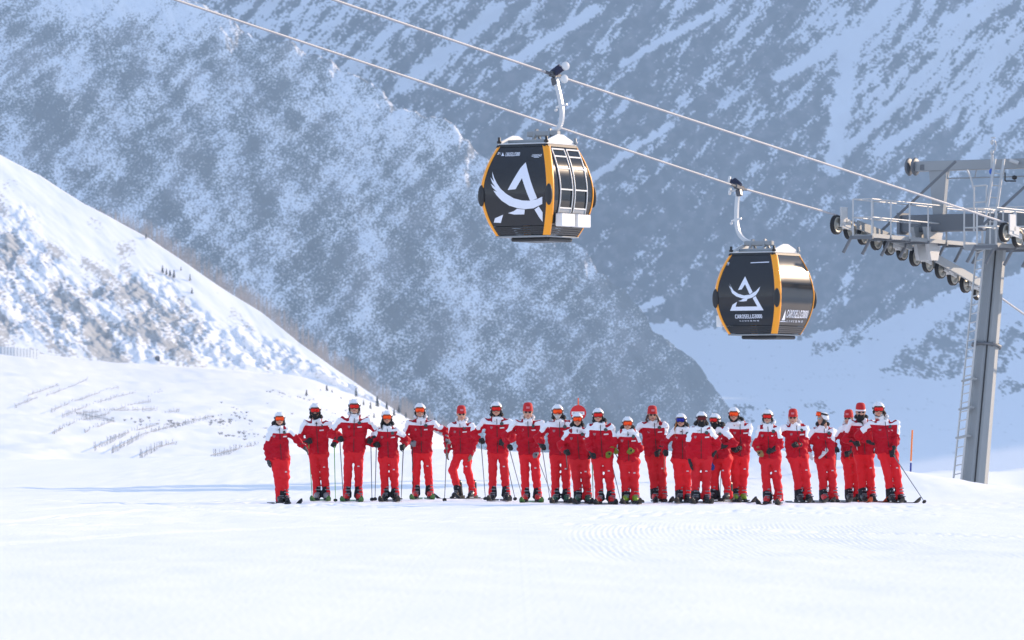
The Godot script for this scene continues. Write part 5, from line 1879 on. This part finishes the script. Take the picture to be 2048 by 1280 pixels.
	q.append({"label": "person with both black gloves clasped over one pole, lime boots", "who": "skier with clasped gloves", "top": [1467.0, 817.0], "fy": 1008.5, "boots": [1468.0, 1487.0], "sh": [1449.0, 1506.0, 852.0], "hands": [[1467.0, 904.0, 0.28, "grip", "black"], [1477.0, 902.0, 0.24, "grip", "black"]], "boot": "lime", "yaw": 10.0, "hyaw": -4.0, "poles": [[0, 1486.0, 1004.0, "grey"]], "full_cuff": true})
	q.append({"label": "person with one tan leather glove and blue neck warmer standing apart", "who": "skier in tan glove", "top": [1535.5, 820.0], "fy": 1011.0, "boots": [1537.0, 1555.0], "sh": [1513.0, 1562.0, 855.0], "hands": [[1518.0, 909.0, 0.22, "grip", "tan"], [1540.0, 905.0, 0.24, "grip", "black"]], "boot": "red", "yaw": -10.0, "eyes": "red", "gaiter": false, "poles": [[0, 1550.5, 1008.0, "grey"], [1, 1564.0, 1004.7, "black"]], "full_cuff": true})
	q.append({"label": "person in red hat and sunglasses reaching sideways to the tan glove", "who": "reaching skier in red hat", "top": [1585.0, 818.7], "fy": 1007.5, "boots": [1595.0, 1617.0], "sh": [1561.0, 1619.0, 853.0], "hands": [[1537.0, 899.0, 0.16, "grip", "black"], [1590.0, 893.0, 0.26, "grip", "black"]], "gear": "hat", "eyes": "glasses", "boot": "black", "yaw": 12.0, "hyaw": -6.0, "gaiter": false, "poles": [[1, 1607.0, 1001.0, "grey"]], "feet": 8.0, "full_cuff": true})
	q.append({"label": "person with goggles pushed up on the helmet and white mittens", "who": "skier in white mittens", "top": [1644.0, 824.5], "fy": 1006.5, "boots": [1645.0, 1668.0], "sh": [1619.0, 1673.0, 859.0], "hands": [[1619.0, 912.0, 0.16, "mitt", "white"], [1644.0, 911.0, 0.26, "mitt", "white"]], "boot": "red", "yaw": 8.0, "hyaw": -62.0, "raised": true, "hair": ["dark", [1.0], 0.12], "poles": [[1, 1660.0, 1002.0, "grey"]], "feet": 10.0, "full_cuff": true})
	q.append({"label": "person in red hat half hidden behind the red and white cap", "who": "half hidden skier in red hat", "top": [1696.7, 819.0], "fy": 1004.8, "boots": [1697.0, 1716.0], "sh": [1677.0, 1724.0, 854.0], "hands": [[1672.0, 898.0, 0.16, "grip", "black"], [1695.0, 908.0, 0.24, "grip", "black"]], "gear": "hat", "eyes": "glasses", "boot": "black", "yaw": 4.0, "hyaw": -20.0, "gaiter": false, "poles": [[0, 1668.0, 1006.0, "black"], [1, 1718.0, 1004.0, "orange"]], "feet": 8.0, "full_cuff": true})
	q.append({"label": "person in red and white cap with dark neck warmer over the chin", "who": "skier in red and white cap", "top": [1720.5, 806.0], "fy": 1005.6, "boots": [1724.0, 1744.0], "sh": [1695.0, 1752.0, 843.0], "hands": [[1711.0, 889.0, 0.26, "grip", "black"], [1752.0, 900.0, 0.0, "rest", "black"]], "gear": "cap", "eyes": "glasses", "boot": "black", "yaw": 6.0, "mask": true, "poles": [[0, 1735.8, 1004.6, "white"]], "ski": "orange", "feet": 8.0, "full_cuff": true})
	q.append({"label": "person at the row end planting one pole far out to the side", "who": "end skier with slanting pole", "top": [1756.0, 803.0], "fy": 1006.2, "boots": [1778.0, 1801.0], "sh": [1733.0, 1801.0, 844.0], "hands": [[1738.0, 885.0, 0.10, "rest", "black"], [1783.0, 907.0, 0.24, "grip", "black"]], "boot": "black", "eyes": "red", "yaw": 12.0, "hyaw": 0.0, "hair": ["brown", [1.0], 0.12], "poles": [[1, 1851.0, 1007.5, "grey"]], "feet": 8.0, "full_cuff": true, "gaiter": false})
	return q

# ---------------------------------------------------------------- small things and plants
func build_small() -> void:
	# round piste sign on its pole behind the short skier
	var d := 119.0
	var S := F / d
	var at := P(1156.5, 826.0, d)
	var gy := ground_y(at.x, -d)
	var t := thing("piste_sign", "round red sign with white name band on an orange pole", "sign", Vector3(at.x, gy, -d))
	var g := Geo.new()
	g.tube([Vector3(0, -0.1, -0.03), Vector3(0, EYE + (HY - 796.0) / S - gy, -0.03)], 0.013, 8)
	put("pole", g.mesh(), col_mat("stake_orange", Color(0.90, 0.36, 0.10), 0.5), t)
	var cy := at.y - gy
	var cp := PackedVector2Array()
	for k in 32:
		cp.append(Vector2(cos(TAU * k / 32), sin(TAU * k / 32)) * 0.158)
	var dg := Geo.new()
	dg.slab(cp, Transform3D(Basis.IDENTITY, Vector3(0, cy, -0.012)), 0.012)
	put("disc", dg.mesh(), col_mat("sign_red", Color(0.80, 0.08, 0.10), 0.45), t)
	var bg := Geo.new()
	bg.box(Vector3(-0.005, cy - 0.005, 0.002), Vector3(0.255, 0.066, 0.006))
	var band := put("name_band", bg.mesh(), col_mat("sign_white", Color(0.88, 0.88, 0.88), 0.5), t)
	var tm := TextMesh.new()
	var fnt := SystemFont.new()
	fnt.font_names = PackedStringArray(["Droid Sans"])
	tm.font = fnt
	tm.text = "COSTACCIA"
	tm.font_size = 32
	tm.pixel_size = 0.0012
	tm.depth = 0.002
	var tx := put("lettering", tm, col_mat("sign_ink", Color(0.08, 0.10, 0.14), 0.6), band)
	tx.position = Vector3(-0.005, cy - 0.002, 0.008)
	# marker stake at the crest
	var sp := P(1819.0, 948.0, 146.0)
	var sy := ground_y(sp.x, -146.0)
	var st := thing("marker_stake", "slim orange marker stake with a blue foot in the snow", "stake", Vector3(sp.x, sy, -146.0))
	var h := EYE + (HY - 860.0) / F * 146.0 - sy
	var a := Geo.new()
	a.tube([Vector3(0.035, h * 0.24, 0), Vector3(0.07, h, 0)], 0.022, 10)
	put("shaft", a.mesh(), col_mat("stake_orange2", Color(0.93, 0.50, 0.16), 0.5), st)
	var b := Geo.new()
	b.tube([Vector3(0.022, -0.12, 0), Vector3(0.035, h * 0.2, 0)], 0.024, 10)
	put("foot", b.mesh(), col_mat("stake_blue", Color(0.10, 0.20, 0.55), 0.5), st)
	var c := Geo.new()
	c.tube([Vector3(0.0345, h * 0.2, 0), Vector3(0.0358, h * 0.24, 0)], 0.0245, 10)
	put("white_ring", c.mesh(), col_mat("sign_white", Color(0.88, 0.88, 0.88), 0.5), st)
	# snow fences on the piste hill
	var rows := [[[110, 1010], [235, 965]], [[185, 1010], [280, 975], [355, 940]], [[200, 1070], [300, 1030], [400, 995], [470, 975]], [[245, 1090], [350, 1050], [420, 1025], [545, 995]], [[580, 1020], [640, 988]], [[205, 1160], [300, 1115], [430, 1080], [500, 1050], [600, 1030]], [[335, 1155], [450, 1110], [300, 1080], [620, 1062]], [[640, 1085], [710, 1065]], [[370, 1220], [480, 1165], [620, 1125]], [[440, 1230], [560, 1165], [680, 1130], [840, 1090]], [[550, 1250], [620, 1215], [700, 1195]], [[830, 1250], [930, 1225], [1024, 1205]], [[60, 1052], [150, 1015]]]
	var rng := RandomNumberGenerator.new()
	rng.seed = 5
	for r in rows:
		var first := hill_at(r[0][0] / 1.969, 280.0 + r[0][1] / 1.969)
		var f := thing("snow_fence", "%s of thin grey pickets across the smooth snow hill" % ("short row" if r.size() == 2 else "bent row" if r.size() == 3 else "long wavy row" if r.size() == 4 else "longest row"), "fence", first, "snow fence rows on the piste hill")
		var pg := Geo.new()
		var wire := []
		for k in r.size() - 1:
			var a0 := Vector2(r[k][0] / 1.969, 280.0 + r[k][1] / 1.969)
			var a1 := Vector2(r[k + 1][0] / 1.969, 280.0 + r[k + 1][1] / 1.969)
			var n := int(a0.distance_to(a1) / 1.7)
			for i in n:
				var q := a0.lerp(a1, float(i) / n)
				var w := hill_at(q.x, q.y + rng.randf_range(-0.5, 0.5)) - first
				var hh := rng.randf_range(0.25, 0.85)
				if rng.randf() < 0.75:
					pg.bar(w + Vector3(0, -0.2, 0), w + Vector3(rng.randf_range(-0.15, 0.15), hh, 0), 0.055, 0.05)
				if i % 4 == 0:
					wire.append(w + Vector3(0, 0.22, 0))
		var pk := put("pickets", pg.mesh(), col_mat("old_wood", Color(0.60, 0.60, 0.60), 0.9), f)
		pk.set_meta("kind", "stuff")
		if wire.size() > 1:
			var wg := Geo.new()
			wg.tube(wire, 0.05, 4, false)
			put("rail", wg.mesh(), col_mat("old_wood", Color(0.60, 0.60, 0.60), 0.9), f)
	# spruces at the foot of the rocky slope
	var trees := [[653.5, 783, 16], [613, 794, 17], [712, 793, 19], [741, 818, 16], [754.5, 814, 25], [773.5, 821, 20], [797.7, 826, 17], [727, 810, 12], [788, 832, 17], [664, 787, 10], [641, 782, 6], [855, 846, 18], [869, 852, 20], [835, 842, 16], [812, 838, 15], [700, 806, 9], [682, 800, 9], [765, 834, 14], [748, 836, 12], [880, 866, 16], [845, 862, 15], [292, 476, 11], [325, 545, 16], [333, 548, 13], [340, 552, 15], [348, 555, 17], [380, 560, 13], [384, 586, 12], [362, 540, 8]]
	var kinds := []
	for k in 4:
		kinds.append([spruce_crown(k), Geo.new()])
		kinds[k][1].tube([Vector3(0, -0.06, 0), Vector3(0, 0.5, 0), Vector3(0, 0.96, 0)], [0.03, 0.02, 0.004], 6)
		kinds[k][0] = kinds[k][0].mesh()
		kinds[k][1] = kinds[k][1].mesh()
	var i := 0
	for q in trees:
		var w := hill_at(q[0], q[1])
		var o := thing("spruce_tree", spruce_label(q, i), "tree", w + Vector3(0, -0.15, 0), "spruces at the foot of the slope" if i < 21 else "spruces high on the slope")
		var hh: float = q[2] / F * -w.z
		o.basis = Basis(Vector3.UP, i * 1.3).scaled(Vector3(hh, hh, hh))
		put("trunk", kinds[i % 4][1], col_mat("bark", Color(0.14, 0.10, 0.08), 0.9), o)
		put("crown", kinds[i % 4][0], col_mat("needles", Color(0.16, 0.20, 0.17), 0.9), o)
		i += 1
	# low scrub on the hill
	var scrub := MultiMesh.new()
	scrub.transform_format = MultiMesh.TRANSFORM_3D
	var bush := Geo.new()
	for k in 16:
		var a2 := k * 2.4
		var l := 0.25 + 0.5 * fmod(k * 0.37, 1.0)
		bush.tube([Vector3(0, -0.1, 0), Vector3(cos(a2) * l * 0.6, 0.4, sin(a2) * l * 0.6), Vector3(cos(a2) * l, 0.55 + 0.4 * fmod(k * 0.61, 1.0), sin(a2) * l)], [0.05, 0.07, 0.015], 4, false)
	scrub.mesh = bush.mesh()
	var spots := [[470, 830, 60, 20], [300, 840, 50, 16], [600, 800, 50, 12], [560, 790, 40, 10], [490, 870, 50, 12], [700, 830, 80, 18], [660, 850, 60, 12], [620, 870, 60, 10], [780, 850, 60, 14], [440, 845, 30, 8], [350, 850, 20, 6]]
	scrub.instance_count = 300
	for k in 300:
		var s: Array = spots[k % spots.size()]
		var w := hill_at(s[0] + rng.randfn() * s[2] * 0.5, s[1] + rng.randfn() * s[3] * 0.5)
		var sc := rng.randf_range(0.12, 0.42)
		scrub.set_instance_transform(k, Transform3D(Basis(Vector3.UP, rng.randf() * TAU).scaled(Vector3(sc * 1.6, sc, sc * 1.6)), w))
	var sm := MultiMeshInstance3D.new()
	sm.name = "hill_scrub"
	sm.multimesh = scrub
	sm.material_override = col_mat("scrub", Color(0.60, 0.60, 0.60), 0.9)
	add_child(sm)
	sm.set_meta("kind", "stuff")
	tag(sm, "scattered low scrub poking through the hill snow", "scrub")
	# bare larch wood behind the ridge of the slope
	var larch := MultiMesh.new()
	larch.transform_format = MultiMesh.TRANSFORM_3D
	var lg := Geo.new()
	lg.tube([Vector3(0, 0, 0), Vector3(0, 0.5, 0), Vector3(0.01, 1.0, 0)], [0.014, 0.009, 0.002], 4, false)
	for k in 22:
		var y := 0.16 + 0.78 * k / 22.0
		var a2 := k * 2.4
		var l := 0.20 * (1.05 - y)
		lg.tube([Vector3(0, y, 0), Vector3(cos(a2) * l, y + 0.02, sin(a2) * l), Vector3(cos(a2) * l * 1.25, y + 0.06, sin(a2) * l * 1.25)], [0.005, 0.003, 0.001], 3, false)
	larch.mesh = lg.mesh()
	larch.instance_count = 1000
	for k in 1000:
		var px := rng.randf_range(120.0, 905.0)
		var back := rng.randf()
		var top := line_at(A_TOP, px)
		var dd := a_far(px, top) * (1.0 + 0.012 + 0.03 * back)
		var w := P(px, top + 4.0 + 14.0 * back, dd)
		var hh := rng.randf_range(3.5, 9.0) * smoothstep(100.0, 330.0, px)
		larch.set_instance_transform(k, Transform3D(Basis(Vector3.UP, rng.randf() * TAU).scaled(Vector3(hh, hh, hh)), w))
	var lm := MultiMeshInstance3D.new()
	lm.name = "larch_wood"
	lm.multimesh = larch
	lm.material_override = col_mat("larch", Color(0.63, 0.60, 0.58), 0.9)
	add_child(lm)
	lm.set_meta("kind", "stuff")
	tag(lm, "bare grey brown larch wood along the ridge of the slope", "wood")
	# lift hut and its gantry at the top of the piste hill
	var hp := hill_at(10.0, 693.0) + Vector3(0, 0, 0)
	var hut := thing("lift_hut", "small pale hut with dark lean-to roof at the top of the piste hill", "hut", hp)
	var hg := Geo.new()
	hg.box(Vector3(-1.6, 1.2, 0), Vector3(4.6, 3.4, 3.0), Basis.IDENTITY, 0.03)
	put("wall", hg.mesh(), col_mat("hut_wall", Color(0.72, 0.69, 0.63), 0.9), hut)
	var hr := Geo.new()
	hr.bar(Vector3(-4.2, 3.0, 0), Vector3(1.1, 3.5, 0), 3.6, 0.25, Vector3.FORWARD)
	put("roof", hr.mesh(), col_mat("hut_roof", Color(0.55, 0.53, 0.50), 0.9), hut)
	var hd := Geo.new()
	hd.slab(PackedVector2Array([Vector2(0.75, -0.5), Vector2(5.2, -0.5), Vector2(5.0, 0.5), Vector2(3.0, 2.1), Vector2(1.9, 2.6), Vector2(0.75, 2.4)]), Transform3D(Basis.IDENTITY, Vector3(0, 0, -1.4)), 2.6)
	put("lean_to", hd.mesh(), col_mat("hut_dark", Color(0.30, 0.32, 0.36), 0.9), hut)
	var hw := Geo.new()
	hw.box(Vector3(-0.6, 1.1, 1.51), Vector3(0.7, 1.7, 0.04))
	put("door", hw.mesh(), col_mat("hut_dark", Color(0.30, 0.32, 0.36), 0.9), hut)
	var tw := thing("lift_gantry", "grey two legged lift gantry standing over the pale hut", "pylon", hp + Vector3(2.0, 0, -3.0))
	for k in 2:
		var lg2 := Geo.new()
		lg2.tube([Vector3(k * 1.75 - 0.5, 0, 0), Vector3(k * 1.75 - 0.5, 8.3, 0)], 0.14, 8)
		put("leg", lg2.mesh(), steel(), tw)
	var lb := Geo.new()
	lb.bar(Vector3(-2.2, 8.4, 0), Vector3(4.0, 8.1, 0), 0.35, 0.4)
	put("crossbar", lb.mesh(), steel(), tw)
	for k in 3:
		var li := Geo.new()
		li.tube([Vector3(-1.5 + k * 1.9, 8.4, 0), Vector3(-1.5 + k * 1.9, 9.2, 0)], 0.07, 6)
		put("insulator", li.mesh(), steel(), tw)
	var wf := thing("safety_fence", "pale blue grey net fence below the hut", "fence", hill_at(0.0, 712.0))
	for k in 14:
		var w0 := hill_at(-10.0 + k * 6.4, 709.0 + k * 0.65) - wf.position
		var w1 := hill_at(-10.0 + (k + 1) * 6.4, 709.0 + (k + 1) * 0.65) - wf.position
		var np := Geo.new()
		np.face([w0 + Vector3(0, 0.1, 0), w1 + Vector3(0, 0.1, 0), w1 + Vector3(0, 2.5, 0), w0 + Vector3(0, 2.5, 0)], w0 + Vector3(0, 0, -5))
		np.face([w0 + Vector3(0, 0.1, -0.05), w1 + Vector3(0, 0.1, -0.05), w1 + Vector3(0, 2.5, -0.05), w0 + Vector3(0, 2.5, -0.05)], w0 + Vector3(0, 0, 5))
		put("net_panel", np.mesh(), col_mat("net", Color(0.74, 0.78, 0.82), 0.9), wf)
		var pp := Geo.new()
		pp.tube([w0 + Vector3(0, -0.3, 0.05), w0 + Vector3(0, 2.7, 0.05)], 0.06, 6)
		put("post", pp.mesh(), col_mat("post_grey", Color(0.55, 0.57, 0.60), 0.7), wf)
	var sh := thing("shed", "tiny dark shed on the edge of the piste hill", "shed", hill_at(315.0, 722.0))
	var s1 := Geo.new()
	s1.box(Vector3(0, 0.6, 0), Vector3(1.4, 1.3, 1.2), Basis.IDENTITY, 0.02)
	put("wall", s1.mesh(), col_mat("hut_dark", Color(0.30, 0.32, 0.36), 0.9), sh)
	var s2 := Geo.new()
	s2.slab(PackedVector2Array([Vector2(-0.9, 1.25), Vector2(0.9, 1.25), Vector2(0, 1.75)]), Transform3D(Basis.IDENTITY, Vector3(0, 0, -0.7)), 1.4)
	put("roof", s2.mesh(), col_mat("hut_roof", Color(0.55, 0.53, 0.50), 0.9), sh)

func hill_at(px: float, py: float) -> Vector3:
	if py < shelf_top(px):
		return P(px, py, a_far(px, py) - 1.0)
	return P(px, py, shelf_far(px, py))

func spruce_crown(sd: int) -> Geo:
	var g := Geo.new()
	var rng := RandomNumberGenerator.new()
	rng.seed = 40 + sd
	for k in 90:
		var y := 0.10 + 0.88 * pow(rng.randf(), 0.8)
		var a := rng.randf() * TAU
		var l := (0.04 + 0.24 * (1.0 - y)) * rng.randf_range(0.65, 1.15)
		var dir := Vector3(cos(a), 0, sin(a))
		var side := Vector3(-sin(a), 0, cos(a))
		var p0 := Vector3(0, y, 0)
		var p1 := dir * l + Vector3(0, y - 0.06 - 0.1 * l, 0)
		var w := 0.035 + 0.25 * l
		var m := p0.lerp(p1, 0.55)
		g.face([p0, m + side * w, p1], p0 - Vector3(0, 1, 0))
		g.face([p0, p1, m - side * w], p0 - Vector3(0, 1, 0))
		g.face([m + side * w * 0.8, p1 - Vector3(0, 0.05, 0), m - side * w * 0.8 - Vector3(0, 0.06, 0)], p0)
	return g

func spruce_label(q: Array, i: int) -> String:
	if i >= 21:
		return "tiny dark spruce standing high on the open snow slope" if q[2] > 12 else "stunted dark spruce high on the open snow slope"
	if q[2] >= 25:
		return "tallest dark spruce at the foot of the rocky slope"
	if q[2] >= 19:
		return "tall narrow dark spruce at the foot of the rocky slope"
	if q[2] >= 14:
		return "middle sized dark spruce at the foot of the rocky slope"
	return "very small dark spruce at the foot of the rocky slope"


func _ready() -> void:
	ready_camera()
	nz.seed = 7
	nz.frequency = 0.01
	nz.fractal_octaves = 3
	nf.seed = 21
	nf.frequency = 1.0
	nf.fractal_octaves = 2
	var t0 := Time.get_ticks_msec()
	build_ground()
	print("ground ", Time.get_ticks_msec() - t0)
	build_far_mountains()
	print("far ", Time.get_ticks_msec() - t0)
	build_left_hill()
	print("hill ", Time.get_ticks_msec() - t0)
	build_pylon()
	build_rope(0, "steel haul rope carrying the cabin with the cropped emblem")
	build_rope(1, "steel haul rope carrying the cabin with the triangular emblem")
	build_cabin(0)
	build_cabin(1)
	print("lift ", Time.get_ticks_msec() - t0)
	build_small()
	make_kit()
	print("kit ", Time.get_ticks_msec() - t0)
	for q in people():
		build_person(q)
	print("people ", Time.get_ticks_msec() - t0)
